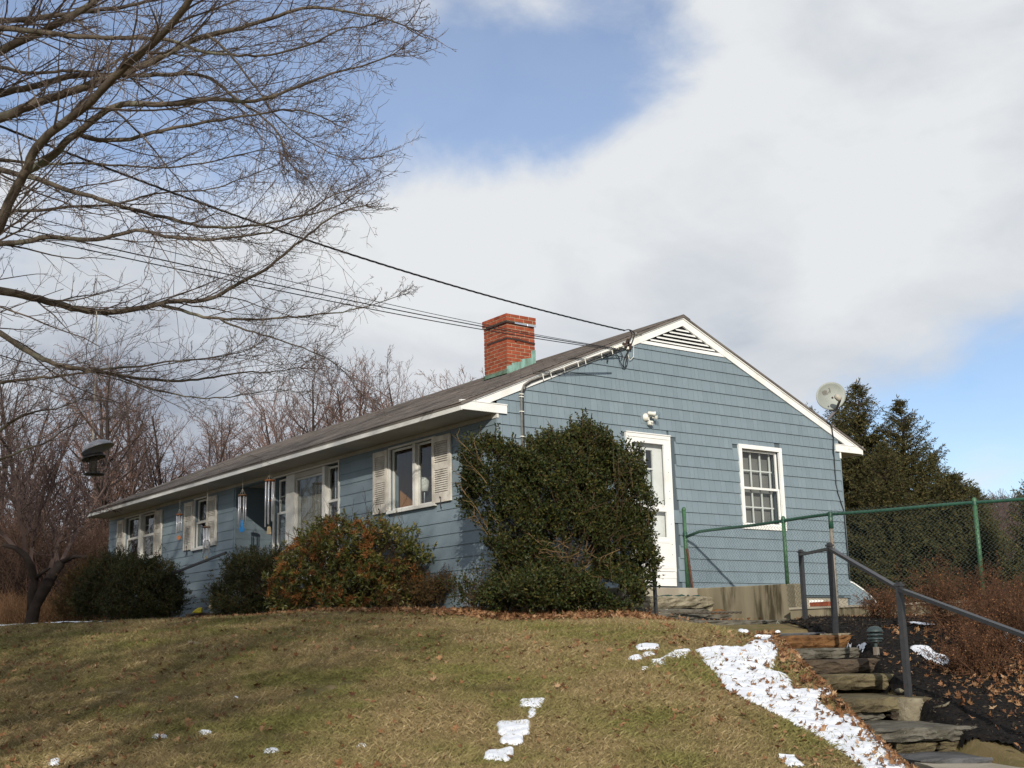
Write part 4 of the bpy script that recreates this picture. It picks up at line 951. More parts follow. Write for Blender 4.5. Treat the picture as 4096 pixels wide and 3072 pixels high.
for (x, y, w, h, mt) in ((740, 760, .035, .035, 'soot_metal'), (830, 690, .03, .07, 'soot_metal'), (900, 800, .03, .05, 'soot_metal'), (640, 800, .05, .02, 'white_plastic'), (830, 780, .018, .06, 'white_plastic'), (480, 840, .05, .02, 'white_plastic')):
    a = tp(x, y, .055); q = MB(); q.box(a - np.array((w, .02, h)), a + np.array((w, .03, h))); q.build('connector', mt, tg, bevel=.006)
a = tp(1100, 425, .07); q = MB(); q.bar(a, tp(1250, 425, .055), .02, .025); q.lathe([(.0, 0), (.03, .005), (.03, .03), (0, .035)], a, 8, (-1, 0, 0)); q.build('insulator', 'grey_conduit', tg)
# floodlight
fl = thing('floodlight', 'white twin floodlight with motion sensor above the side door', 'floodlight', (2.92, 0, 2.75))
q = MB(); q.box((2.795, -.022, 2.665), (2.975, -.008, 2.85)); q.build('back_plate', 'blue_paint', fl)
cz = (2450, 1600, 400 / 2212)
def fp(x, y, out): return on(1, -out, cz[0] + x * cz[2], cz[1] + y * cz[2])
a = fp(735, 385, .03); q = MB(); q.lathe([(0, -.012), (.062, -.01), (.066, .012), (.05, .03), (.045, .05), (0, .055)], a, 18, (0, -1, 0)); q.build('base', 'white_plastic', fl)
def head(p, dirv, r, ln):
    d = np.array(dirv, float); d /= np.linalg.norm(d)
    q = MB(); q.lathe([(0, -.01), (r * .75, 0), (r * .8, ln * .45), (r, ln * .55), (r, ln * .6), (r * .8, ln * .6)], p, 14, d); o = q.build('lamp_head', 'white_plastic', fl)
    q = MB(); q.lathe([(r * .8, ln * .55), (r * .95, ln * .72), (r * 1.0, ln * .9), (r * .7, ln), (0, ln * 1.03)], p, 14, d); q.build('bulb', 'storm_glass', o)
head(fp(790, 290, .11), (.75, -.55, -.12), .038, .19); head(fp(880, 370, .10), (.8, -.5, -.15), .036, .13)
q = MB(); q.tube([a + np.array((0, -.04, 0)), fp(800, 330, .10), fp(880, 360, .10)], .012, 8); q.tube([a + np.array((.01, -.04, -.01)), fp(820, 470, .08)], .012, 8); q.build('arm', 'white_plastic', fl)
b_ = fp(850, 510, .085); q = MB(); q.box(b_ - np.array((.045, .03, .035)), b_ + np.array((.035, .04, .035))); q.build('motion_sensor', 'white_plastic', fl, bevel=.012)
q = MB(); q.box(b_ - np.array((.035, .034, .012)), b_ + np.array((.038, -.02, .004))); q.build('sensor_slot', 'grey_conduit', fl)
# satellite dish
base = np.array((7.12, .42, roof_z(7.12) + .01)); dc = pix(3323, 1584, 23.0)
dish = thing('satellite_dish', 'grey oval satellite dish on the right slope of the roof', 'satellite dish', base)
dn = norm(-ray(3323, 1584) + RIGHT * .42 + DOWN * -.22); dn = dn / np.linalg.norm(dn)
dx_ = norm(np.cross(dn, -DOWN)); dx_ = -dx_ if dx_ @ RIGHT < 0 else dx_; dy_ = np.cross(dn, dx_); dy_ = dy_ if dy_ @ DOWN < 0 else -dy_
ca, sa = math.cos(math.radians(24)), math.sin(math.radians(24)); dx_, dy_ = dx_ * ca + dy_ * sa, dy_ * ca - dx_ * sa   # tilted like the photo
def DP(a, b, h=0.0): return dc + dx_ * a + dy_ * b + dn * h
RA, RB = .293, .250
v = []; f = []; nr, na = 8, 40
for k in range(nr + 1):
    t = k / nr
    for j in range(na):
        an = 2 * math.pi * j / na; v.append(DP(RA * t * math.cos(an), RB * t * math.sin(an), .07 * t * t - .05))
f = [(k * na + j, k * na + (j + 1) % na, (k + 1) * na + (j + 1) % na, (k + 1) * na + j) for k in range(nr) for j in range(na)]
n0 = len(v)
for j in range(na):
    an = 2 * math.pi * j / na; v.append(DP(RA * 1.012 * math.cos(an), RB * 1.012 * math.sin(an), .006))
f += [(nr * na + j, nr * na + (j + 1) % na, n0 + (j + 1) % na, n0 + j) for j in range(na)]
q = MB(); q.add(v, f, True); refl = q.build('reflector', 'dish_grey', dish)
dzp = (3200, 1480, 300 / 2212)
def dpix(x, y, h=.004):                      # a point of the dish face seen at a place in the enlarged photo
    r = ray(dzp[0] + x * dzp[2], dzp[1] + y * dzp[2]); t = ((dc - CAM) @ dn) / (r @ dn); p = CAM + r * t
    a, b = (p - dc) @ dx_, (p - dc) @ dy_; rr = (a / RA) ** 2 + (b / RB) ** 2
    return DP(a, b, .07 * rr - .05 + h)
def decal(pts, name):
    b = MB(); c = np.mean([dpix(*p) for p in pts], 0); vv = [dpix(*p) for p in pts]; b.add(vv + [c], [(i, (i + 1) % len(vv), len(vv)) for i in range(len(vv))]); b.build(name, 'mark_grey', refl)
decal([(650, 640), (690, 610), (740, 592), (790, 590), (815, 602), (820, 630), (810, 670), (780, 695), (710, 728), (680, 690)], 'emblem_block')
b = MB(); sw = [((845, 530), (875, 515)), ((870, 545), (895, 540)), ((885, 570), (912, 572)), ((885, 600), (930, 605)), ((865, 630), (925, 618)), ((840, 655), (885, 640)), ((815, 668), (830, 664))]
b.add([dpix(*p) for pr in sw for p in pr], [(2 * i, 2 * i + 1, 2 * i + 3, 2 * i + 2) for i in range(len(sw) - 1)]); b.build('emblem_swoosh', 'mark_grey', refl)
tx = bpy.data.curves.new('lettering', 'FONT'); tx.body = 'DIRECTV'; tx.size = .042; tx.align_x = 'CENTER'
to = bpy.data.objects.new('lettering', tx); link(to); tx.materials.append(MATS['mark_grey'])
tpos = dpix(838, 705, .010); mm = Matrix.Identity(4)
for i in range(3): mm[i][0] = dx_[i]; mm[i][1] = dy_[i]; mm[i][2] = dn[i]; mm[i][3] = tpos[i]
bpy.context.view_layer.update(); tme = bpy.data.meshes.new_from_object(to.evaluated_get(bpy.context.evaluated_depsgraph_get())); bpy.data.objects.remove(to)
tme.transform(mm); tme.name = 'lettering'; to = bpy.data.objects.new('lettering', tme); link(to); rel(to, refl); tme.materials.clear(); tme.materials.append(MATS['mark_grey'])
foot = pix(3346, 1636, 23.0)
q = MB(); q.tube([base, pix(3300, 1690, 22.9), pix(3325, 1662, 22.95), pix(3340, 1645, 23.05), pix(3342, 1625, 23.12), DP(.02, -.08, -.07)], [.02, .022, .026, .03, .03, .025], 8); q.build('mast', 'arm_grey', dish)
lnbp = pix(3361, 1598, 22.72)
q = MB(); q.bar(foot, lnbp, .03, .042); q.build('feed_arm', 'arm_grey', dish)
l2 = pix(3345, 1585, 22.7); q = MB(); q.lathe([(0, -.02), (.05, -.015), (.058, .02), (.05, .075), (.035, .10), (0, .105)], lnbp + (l2 - lnbp) * .2, 12, l2 - lnbp); q.build('receiver', 'lnb_tan', dish)
q = MB(); q.lathe([(0, 0), (.02, .002), (.016, .03), (0, .032)], pix(3333, 1590, 22.7), 10, pix(3333, 1590, 22.7) - pix(3345, 1586, 22.7)); q.build('feed_horn', 'soot_metal', dish)
q = MB(); q.prism([base + np.array(p) for p in ((-.07, -.05, .035), (.07, -.05, -.025), (.07, .07, -.025), (-.07, .07, .035))], (0, 0, .012)); q.build('foot_plate', 'arm_grey', dish)
# its cable down the gable
dzq = (3100, 1600, 500 / 2212)
def kp(x, y, out=.03): return on(1, -out, dzq[0] + x * dzq[2], dzq[1] + y * dzq[2])
q = MB(); q.tube([base + np.array((0, -.06, .02)), np.array((7.2, -.02, roof_z(7.2) + .03)), kp(930, 390, .09), kp(985, 430, .085), kp(1010, 500, .075), kp(1020, 600, .06), kp(1035, 660, .045), kp(1040, 800, .075), kp(1035, 900, .07), kp(1045, 1000, .03), kp(1060, 1250, .025), kp(1080, 1500, .022), kp(1115, 1659, .022), np.array((7.59, -.03, 1.5)), np.array((7.60, -.03, .3))], .011, 6)
o = q.build('dish_cable', 'black_cable'); tag(o, 'black cable running from the dish down the right corner of the gable', 'cable')

# ------------------------------------------------------------------ wind chimes under the front eave
def chime(px, py_top, py_disc, tubes, w_px, d0, disc_mat, sail, label, tube_r=.010, xw=-.45):
    c = on(0, xw, px, py_disc); dp = proj(c)[2]; k = dp / FPX; hz = c[2]
    t = thing('wind_chime', label, 'wind chime', (c[0], c[1], 2.55), 'wind chimes under the front eave')
    q = MB(); rad = w_px * k / 2; q.lathe([(0, hz + .012), (rad, hz + .010), (rad, hz - .012), (0, hz - .013)], (c[0], c[1], 0), 14); q.build('top_disc', disc_mat, t)
    q = MB(); q.tube([(c[0], c[1], 2.568), (c[0], c[1], hz + .12)], .003, 4)
    for an in (0, 2.1, 4.2): q.tube([(c[0], c[1], hz + .12), (c[0] + rad * .8 * math.cos(an), c[1] + rad * .8 * math.sin(an), hz)], .003, 4)
    q.build('string', 'cord_pale', t)
    n = len(tubes)
    for i, ln in enumerate(tubes):
        an = 2 * math.pi * i / n + .5; p = (c[0] + rad * .78 * math.cos(an), c[1] + rad * .78 * math.sin(an)); q = MB(); q.tube([(p[0], p[1], hz - .03), (p[0], p[1], hz - .03 - ln * k)], tube_r, 8); q.build('tube', 'chime_tube', t)
    sp, sm, sr, rect = sail; sz = hz - sp * k; q = MB(); q.tube([(c[0], c[1], hz), (c[0], c[1], sz + sr)], .002, 4); q.build('sail_string', 'cord_pale', t)
    q = MB(); a = np.array((RH[0], RH[1], 0)); up = np.array((0, 0, 1.)); C0 = np.array((c[0], c[1], sz))
    if rect: pts = [C0 + a * x_ * sr + up * y_ * sr for x_, y_ in ((-.7, -1.2), (.8, -1.2), (.5, .9), (-.1, 1.4), (-.5, .9))]
    else: pts = [C0 + a * sr * math.cos(j * .524) + up * sr * math.sin(j * .524) for j in range(12)]
    q.prism(pts, (FH[0] * .012, FH[1] * .012, 0)); q.build('sail', sm, t)
    if sm == 'sail_blue':
        q = MB(); q.bar(C0 + up * sr * .9, C0 + up * sr * 3.2, .05, .012, (FH[0], FH[1], 0)); q.build('sail_neck', sm, t)
    q = MB(); q.lathe([(0, .006), (rad * .45, .005), (rad * .45, -.008), (0, -.009)], (c[0], c[1], hz - .45 * max(tubes) * k), 10); q.build('striker', disc_mat, t)
chime(718, 2037, 2058, [58, 65, 70, 62, 60], 26, 0, 'chime_rust', (92, 'chime_rust', .045, False), 'small wind chime with rust-red disc and drop between the two far windows')
chime(827, 2000, 2108, [90, 100, 118, 95, 108], 30, 0, 'chime_wood', (124, 'sail_tan', .04, True), 'low-hanging wind chime with tan sail in front of the single shuttered window')
chime(970, 1979, 1981, [95, 108, 118, 98, 105, 112], 36, 0, 'chime_wood', (136, 'sail_blue', .055, False), 'wind chime with a bright blue sail before the dark entry')
chime(1079, 1919, 1922, [150, 165, 178, 140, 170, 158, 130], 42, 0, 'chime_rust', (198, 'sail_tan', .06, True), 'largest wind chime, long tubes, between the entry and the picture window', .013)
for (px, py) in ((780, 2020), (700, 2040)): pass
# lamp seen through the near window
lm = thing('table_lamp', 'table lamp with white shade inside the near front window', 'lamp', (.85, 2.22, 1.3))
q = MB(); q.lathe([(.07, 1.94), (.085, 1.94), (.062, 1.72), (.05, 1.72)], (.30, 2.40, 0), 16); q.build('lamp_shade', 'lamp_shade', lm)
q = MB(); q.lathe([(.07, 1.35), (.06, 1.37), (.012, 1.4), (.012, 1.9)], (.30, 2.40, 0), 10); q.build('stand', 'bare_metal', lm)

# ------------------------------------------------------------------ service wires
def wire(name, pts, d0, d1, r, label, twist=False):
    P = np.array(pts, float); s = np.r_[0, np.cumsum(np.hypot(*np.diff(P, axis=0).T))]; t = np.linspace(0, s[-1], 90)
    x, y = np.interp(t, s, P[:, 0]), np.interp(t, s, P[:, 1])
    cf = np.polyfit(t, y - (y[0] + (y[-1] - y[0]) * t / t[-1]), 3); cx = np.polyfit(t, x, 3)
    x = np.polyval(cx, t); bow = np.polyval(cf, t); y = y[0] + (y[-1] - y[0]) * t / t[-1] + bow - np.interp(t, [0, t[-1]], [bow[0], bow[-1]])
    dep = 1 / np.interp(t, [0, t[-1]], [1 / d0, 1 / d1]); pts3 = [pix(a, b, c) for a, b, c in zip(x, y, dep)]
    q = MB()
    if twist:
        fine = np.array(pts3); n = 700; tt = np.linspace(0, len(fine) - 1, n); fine = np.stack([np.interp(tt, range(len(fine)), fine[:, i]) for i in range(3)], 1)
        ln = np.r_[0, np.cumsum(np.linalg.norm(np.diff(fine, axis=0), axis=1))]
        for ph in (0, 2.09, 4.19):
            q.tube(fine + np.stack([np.zeros(n), np.cos(ln * 14 + ph) * r, np.sin(ln * 14 + ph) * r], 1), r * .95, 5)
    else: q.tube(pts3, r, 6)
    return tag(q.build(name, 'black_cable'), label, 'cable', 'service wires to the gable')
wire('service_wire', [(-500, 300), (0, 496), (463, 685), (926, 861), (1361, 1000), (1759, 1126), (2222, 1259), (2498, 1322)], 10.5, 19.1, .0068, 'thick twisted service wire, uppermost of the wires to the gable', True)
wire('service_wire', [(-500, 790), (0, 900), (860, 1090), (1700, 1269), (2100, 1345), (2330, 1382), (2463, 1396)], 11.5, 19.0, .0068, 'upper of the two thick parallel wires ending at the cable tangle')
wire('service_wire', [(-500, 822), (0, 927), (860, 1112), (1700, 1284), (2100, 1352), (2330, 1388), (2463, 1400)], 11.5, 19.0, .0062, 'lower of the two thick parallel wires ending at the cable tangle')
wire('service_wire', [(-500, 720), (246, 900), (900, 1065), (1700, 1253), (2100, 1335), (2330, 1374), (2463, 1393)], 11.5, 19.0, .0042, 'thinnest wire just above the two parallel wires')

# ------------------------------------------------------------------ bird feeder hanging from the maple
FDp = 13.0
fd = thing('bird_feeder', 'round black caged bird feeder under a tilted grey baffle', 'bird feeder', pix(368, 1905, FDp))
fz = (280, 1720, 200 / 1580)
def bp(x, y): return pix(fz[0] + x * fz[2], fz[1] + y * fz[2], FDp)
top = bp(720, 350); tilt = np.array((.0, 0, 1.)) + np.array((RH[0], RH[1], 0)) * -.38
q = MB(); q.lathe([(0, .0), (.06, -.008), (.12, -.035), (.16, -.075), (.172, -.095), (.165, -.093), (.11, -.04), (0, -.012)], bp(790, 350), 22, tilt); q.build('baffle', 'feeder_grey', fd)
q = MB(); bt = bp(740, 800); bb = bp(760, 1440)
q.lathe([(.02, 0), (.105, -.012), (.125, -.045), (.12, -.05), (.02, -.03)], bp(720, 760), 18, np.array((0, 0, 1.)) + np.array((RH[0], RH[1], 0)) * -.25); q.build('cage_top', 'feeder_black', fd)
q = MB(); q.lathe([(0, 0), (.10, .004), (.105, .022), (.09, .024), (0, .02)], bb, 16); q.build('base', 'feeder_black', fd)
q = MB(); q.lathe([(.042, bb[2] + .02), (.042, bt[2])], (bt[0], bt[1], 0), 12); q.build('seed_tube', 'seed_brown', fd)
for j in range(14):
    an = 2 * math.pi * j / 14; cs, sn = math.cos(an), math.sin(an); q = MB()
    q.tube([(bb[0] + cs * rr, bb[1] + sn * rr, bb[2] + h) for rr, h in ((.10, .02), (.125, .06), (.135, .12), (.12, .175), (.09, .20))], .0026, 4); q.build('cage_wire', 'feeder_black', fd)
for h, rr in ((.06, .126), (.12, .136)):
    q = MB(); q.tube([(bb[0] + math.cos(a_) * rr, bb[1] + math.sin(a_) * rr, bb[2] + h) for a_ in np.linspace(0, 2 * math.pi, 21)], .0026, 4, caps=False); q.build('cage_ring', 'feeder_black', fd)
q = MB(); ct = pix(386, 1240, FDp); q.tube([ct, pix(382, 1500, FDp), pix(371, 1730, FDp), top], .005, 5); q.tube([pix(371, 1730, FDp), pix(374, 1745, FDp), top], .009, 5); q.build('hanging_cord', 'cord_pale', fd)
# ------------------------------------------------------------------ trees and twigs
def grow(r, p, d, L_, rad, lev, out, P, buds=None):
    """one branch, then its side branches: out[lev] collects (p0,p1,r0,r1)"""
    n = P['seg'][lev]; st = L_ / n; pos = p; dr = d; pts = [(pos, rad)]
    for i in range(n):
        w = P['wob'][lev]
        dr = (dr + Vector((r.gauss(0, w), r.gauss(0, w), r.gauss(0, w) * .8 + P['up'][lev])) ).normalized()
        nx = pos + dr * st; r1 = rad * (1 - (1 - P['tip'][lev]) * (i + 1) / n)
        out.append((*pos, *nx, pts[-1][1], r1)); pos = nx; pts.append((pos, r1))
    if lev + 1 >= len(P['n']): return
    k = P['n'][lev + 1]; k = k if isinstance(k, int) else r.randint(*k)
    for c in range(k):
        t = P['lo'][lev + 1] + (1 - P['lo'][lev + 1]) * (c + r.random()) / k; t = min(t, .999); i = int(t * n); f = t * n - i
        a, b = pts[i][0], pts[min(i + 1, n)][0]; q = a.lerp(b, f); ax_ = (b - a).normalized()
        az = r.uniform(0, 2 * math.pi); pr = ax_.orthogonal().normalized(); pr.rotate(Matrix.Rotation(az, 3, ax_))
        if 'flat' in P: pr.z *= P['flat']; pr.normalize()
        an = r.uniform(*P['ang'][lev + 1]); nd = (ax_ * math.cos(an) + pr * math.sin(an)).normalized()
        ll = L_ * r.uniform(*P['len'][lev + 1]) * (1 - P.get('taperlen', .4) * t)
        grow(r, q, nd, ll, max(pts[i][1] * P['rr'][lev + 1], P['rmin']), lev + 1, out, P)

# ---- the big maple whose boughs hang into the picture from the left
maple = thing('maple_tree', 'bare old maple whose boughs reach in over the lawn from the left', 'tree', gpt(*xy(-8.2, 11.0)))
r_ = random.Random(21)
Z7 = lambda L_: [(x * .6329, y * .6329) for x, y in L_]
Z8 = lambda L_: [(x * .76854, 900 + y * .76854) for x, y in L_]
# (path in the picture, depth at its two ends, radius at its two ends, height on the trunk where it starts)
BOUGHS = [
 (Z7([(0, 1430), (60, 1270), (160, 1080), (230, 920), (300, 850), (420, 770), (560, 650), (700, 520), (760, 440), (830, 390), (960, 280), (1080, 170), (1200, 0), (1260, -120)]), 9.6, 8.6, .040, .022, 2.6),
 (Z7([(160, 1085), (330, 1000), (400, 900), (490, 840), (640, 720), (690, 680), (790, 650), (950, 660), (1080, 665), (1200, 645), (1320, 620), (1480, 640), (1600, 645), (1760, 600), (1900, 540), (2100, 460), (2212, 440), (2350, 400), (2480, 340)]), 9.6, 9.0, .034, .005, None),
 (Z7([(490, 842), (560, 880), (800, 890), (960, 840), (1100, 810), (1350, 760), (1600, 730), (1800, 690), (1950, 700), (2080, 760)]), 9.5, 9.4, .020, .005, None),
 (Z7([(0, 750), (150, 680), (280, 640), (400, 590), (520, 560), (640, 500), (740, 480), (830, 450), (980, 380), (1080, 330), (1200, 260), (1310, 220), (1480, 190), (1620, 150), (1750, 100), (1960, 40), (2212, 75), (2400, 110), (2560, 160)]), 11, 9.8, .044, .006, 4.6),
 (Z7([(0, 590), (150, 560), (300, 520), (480, 470), (600, 470), (900, 480), (1060, 470), (1250, 460), (1380, 520), (1480, 620), (1640, 720), (1780, 850), (1800, 1000), (1860, 1060)]), 12, 11, .036, .005, 5.4),
 (Z7([(0, 330), (100, 270), (250, 210), (400, 130), (560, 40), (640, -20), (760, -120)]), 11.5, 11, .042, .026, 5.9),
 (Z7([(0, 180), (120, 185), (300, 210), (560, 235), (760, 240), (1000, 240), (1100, 260), (1280, 330), (1500, 350), (1720, 350), (1950, 290), (2150, 180), (2330, 160)]), 10.5, 9.6, .026, .005, 6.0),
 (Z7([(0, 130), (200, 120), (400, 90), (600, 70), (850, 30), (1000, -10), (1200, -60)]), 12.5, 11.5, .030, .012, 6.4),
 (Z7([(0, 1070), (150, 1110), (300, 1150), (450, 1210), (600, 1250), (820, 1320), (970, 1360), (1120, 1390), (1250, 1430), (1450, 1440), (1700, 1410), (1880, 1370), (2050, 1330), (2160, 1290)]), 10.8, 9.8, .026, .005, 3.6),
 (Z7([(0, 1335), (250, 1330), (500, 1300), (720, 1300), (900, 1240), (1100, 1210), (1350, 1200), (1600, 1100), (1750, 1040)]), 13, 12.5, .020, .004, 3.4),
 (Z7([(0, 1540), (150, 1530), (350, 1490), (420, 1510), (600, 1520), (800, 1470), (880, 1440), (1000, 1490), (1250, 1520), (1480, 1500), (1700, 1470), (1890, 1380), (2000, 1300), (2100, 1230), (2200, 1200)]), 12, 11.4, .028, .005, 3.0),
 (Z8([(0, 340), (150, 370), (300, 410), (450, 450), (580, 455), (750, 430), (850, 400), (930, 393), (1050, 400), (1130, 370), (1200, 330), (1300, 270), (1370, 250), (1440, 180), (1530, 110), (1620, 40), (1700, -30), (1800, -80), (1900, -100)]), 13.2, 12.6, .046, .006, 2.9),
 (Z8([(830, 415), (950, 440), (1050, 480), (1200, 490), (1400, 490), (1600, 470), (1800, 450), (1920, 420), (2050, 380)]), 12.9, 12.6, .020, .004, None),
 (Z8([(1140, 490), (1250, 540), (1400, 580), (1560, 630), (1700, 690), (1800, 760), (1850, 850), (1890, 900)]), 12.8, 12.6, .012, .003, None),
 (Z8([(0, 560), (100, 630), (220, 700), (350, 740), (480, 760), (600, 780), (750, 800), (900, 815), (1100, 800), (1250, 760), (1420, 770), (1560, 740)]), 12.2, 11.8, .030, .004, 2.4),
 (Z8([(480, 752), (700, 740), (850, 715), (1000, 700), (1150, 690), (1320, 640)]), 12, 11.7, .014, .004, None),
 (Z8([(620, 790), (800, 860), (950, 890), (1100, 905), (1300, 880), (1450, 850), (1540, 870)]), 12, 11.7, .012, .003, None),
 (Z8([(0, 820), (150, 800), (280, 790), (400, 775), (480, 762)]), 12.6, 12.1, .018, .010, 2.2),
 (Z8([(0, 1070), (60, 1020), (170, 970), (300, 960), (420, 905)]), 13.6, 13.2, .020, .004, 1.9),
 (Z8([(0, 1220), (130, 1170), (260, 1130), (330, 1060), (520, 1010)]), 13.6, 13.4, .016, .004, 1.7),
 (Z7([(0, 420), (200, 470), (420, 440), (620, 470), (800, 330), (1000, 330), (1240, 360), (1420, 320), (1700, 270), (1900, 250)]), 12.6, 12, .020, .004, 5.2),
 (Z7([(0, 1005), (250, 1040), (500, 1030), (800, 1050), (1100, 1060), (1400, 1010), (1650, 940), (1760, 960)]), 11.8, 11.2, .016, .004, 3.8),
 (Z7([(1300, 215), (1420, 300), (1560, 480), (1720, 700), (1830, 820), (1960, 900), (2100, 980), (2212, 1010)]), 9.9, 9.6, .012, .003, None),
 (Z7([(700, 680), (830, 790), (960, 930), (1080, 1080), (1180, 1190), (1240, 1260)]), 9.6, 9.5, .010, .003, None),
]
tr_ = np.array(xy(-8.2, 11.0)); tz0 = float(gz(*tr_))
MP = dict(seg=[1, 9, 4, 3], wob=[.1, .11, .20, .22], up=[0, .02, .08, .06], tip=[.3, .3, .5, .6], n=[0, 0, (6, 9), (2, 4)], lo=[0, 0, .10, .2], ang=[0, 0, (.45, 1.05), (.4, 1.0)],
          len=[0, 0, (.20, .38), (.35, .65)], rr=[1, 1, .50, .7], rmin=.0022, taperlen=.3)
EDGE_Y = [-300, 0, 150, 300, 450, 560, 700, 900, 1100, 1300, 1450, 1650]; EDGE_X = [1900, 1800, 1830, 1650, 1690, 1560, 1530, 1540, 1570, 1560, 1500, 1450]
twigs = []
for pts, d0, d1, ra, rb, zt in BOUGHS:
    P = np.array(pts); s = np.r_[0, np.cumsum(np.hypot(*np.diff(P, axis=0).T))]; m_ = int(s[-1] / 34) + 4; t = np.linspace(0, s[-1], m_)
    x, y = np.interp(t, s, P[:, 0]), np.interp(t, s, P[:, 1])
    for _ in range(2):                       # round the corners a little
        x[1:-1] = (x[:-2] + 2 * x[1:-1] + x[2:]) / 4; y[1:-1] = (y[:-2] + 2 * y[1:-1] + y[2:]) / 4
    ph = r_.uniform(0, 6); dep = np.linspace(d0, d1, m_) + .22 * np.sin(t / 420 + ph) - .22 * math.sin(ph)
    p3 = [pix(a + r_.gauss(0, 1.6), b + r_.gauss(0, 1.6), c) for a, b, c in zip(x, y, dep)]; rad = list(ra + (rb - ra) * (t / s[-1]) ** .8)
    if zt is not None:                       # carry it back to the trunk
        base_ = np.array((tr_[0], tr_[1], tz0 + zt * 1.0)); k = 7; e = p3[1] - p3[0]; e = e / np.linalg.norm(e); dist = np.linalg.norm(p3[0] - base_)
        lead = []
        for i in range(k):
            f = i / k; c1 = base_ + np.array((.3, 0, .5)) * dist * .3; c2 = p3[0] - e * dist * .35
            lead.append((1 - f) ** 3 * base_ + 3 * (1 - f) ** 2 * f * c1 + 3 * (1 - f) * f * f * c2 + f ** 3 * p3[0])
        p3 = lead + p3; rad = list(np.linspace(ra * 1.8, ra, k, endpoint=False)) + rad
    q = MB(); q.tube(p3, rad, 7 if ra > .015 else 5); bough = q.build('bough', 'maple_bark', maple)
    V3 = [Vector(p) for p in p3]; nlead = 7 if zt is not None else 0; acc = 0; seg = []
    for i in range(max(nlead - 3, 0), len(V3) - 1):
        l = (V3[i + 1] - V3[i]).length; acc += l; t_ = i / len(V3)
        while acc > .105:
            acc -= .105
            a = V3[i].lerp(V3[i + 1], r_.random()); ax_ = (V3[i + 1] - V3[i]).normalized(); pr = ax_.orthogonal().normalized(); pr.rotate(Matrix.Rotation(r_.uniform(0, 2 * math.pi), 3, ax_))
            an = r_.uniform(.25, .85); pr.z *= .75; dd = (ax_ * math.cos(an) + pr * math.sin(an)).normalized()
            ll = r_.choice((.25, .45, .7, 1.0, 1.4, 1.8)) * r_.uniform(.7, 1.1)
            if t_ < .35 and r_.random() < .45: continue
            ax0 = float(proj(a)[0]); ex0, ey0, _ = proj(a + dd * ll * 1.3); lm0 = float(np.interp(ey0, EDGE_Y, EDGE_X)) - r_.uniform(-20, 130)   # twigs shorten towards the rim of the crown
            if ex0 > lm0: ll *= min(1.0, max(.18, (lm0 - ax0) / max(ex0 - ax0, 1.0)))
            grow(r_, a, dd, ll, min(max(rad[i] * .34, .0035), .011) * (.6 + .5 * min(ll, 1)), 1, seg, MP)
    e = V3[-1]; dd = (V3[-1] - V3[-2]).normalized()
    for _ in range(4): grow(r_, e, (dd + Vector((r_.gauss(0, .4), r_.gauss(0, .4), r_.gauss(0, .35)))).normalized(), r_.uniform(.25, .5), max(rb, .003), 1, seg, MP)
    SA = np.array(seg); ex_, ey_, _ = proj(SA[:, 3:6]); lim_ = np.interp(ey_, [-300, 0, 150, 300, 450, 560, 700, 900, 1100, 1300, 1450, 1650], [1900, 1800, 1830, 1650, 1690, 1560, 1530, 1540, 1570, 1560, 1500, 1450])
    SA = SA[ex_ < lim_ + 110 + 60 * np.sin(ey_ * .05)]                      # the crown ends here: no twig reaches farther out
    V, F = seg_geo(SA, 3); tag(np_mesh('twigs', V, F, 'maple_twig', bough), kind='stuff'); twigs.append(len(SA))
print('maple twig segments', sum(twigs))
q = MB(); q.tube([(tr_[0], tr_[1], tz0 - .3), (tr_[0], tr_[1], tz0 + .1), (tr_[0] + .02, tr_[1], tz0 + 1.2), (tr_[0] + .05, tr_[1] + .03, tz0 + 3), (tr_[0] + .2, tr_[1] + .1, tz0 + 5), (tr_[0] + .2, tr_[1] + .3, tz0 + 7.5), (tr_[0] + .3, tr_[1] + .2, tz0 + 10)], [.44, .36, .29, .25, .18, .11, .05], 12); q.build('trunk', 'maple_bark', maple)
# the rest of its crown, out of the picture, which filters the sun on the front wall
q = []; CP = dict(seg=[6, 6, 5, 4], wob=[.08, .12, .16, .2], up=[.02, .02, .03, .03], tip=[.3, .35, .4, .5], n=[1, (7, 9), (7, 9), (5, 7)], lo=[0, .2, .15, .15], ang=[0, (.5, 1.0), (.5, 1.0), (.5, 1.0)],
          len=[0, (.45, .7), (.4, .6), (.35, .55)], rr=[1, .5, .5, .55], rmin=.004, taperlen=.3)
for i in range(7):
    an = i * .9 + 1.9; grow(r_, Vector((tr_[0] + .1, tr_[1] + .1, tz0 + 3.2 + i * .75)), Vector((math.cos(an), math.sin(an), .55)).normalized(), 4.6, .09, 0, q, CP)
def unseen(s):
    a, b, c = proj(s[3:6]); return c < 1 or a < -60 or b < -60 or a > 4200
q = [s for s in q if unseen(s)]
V, F = seg_geo(q, 3); tag(np_mesh('crown', V, F, 'maple_twig', maple), kind='stuff'); print('maple crown', len(q))

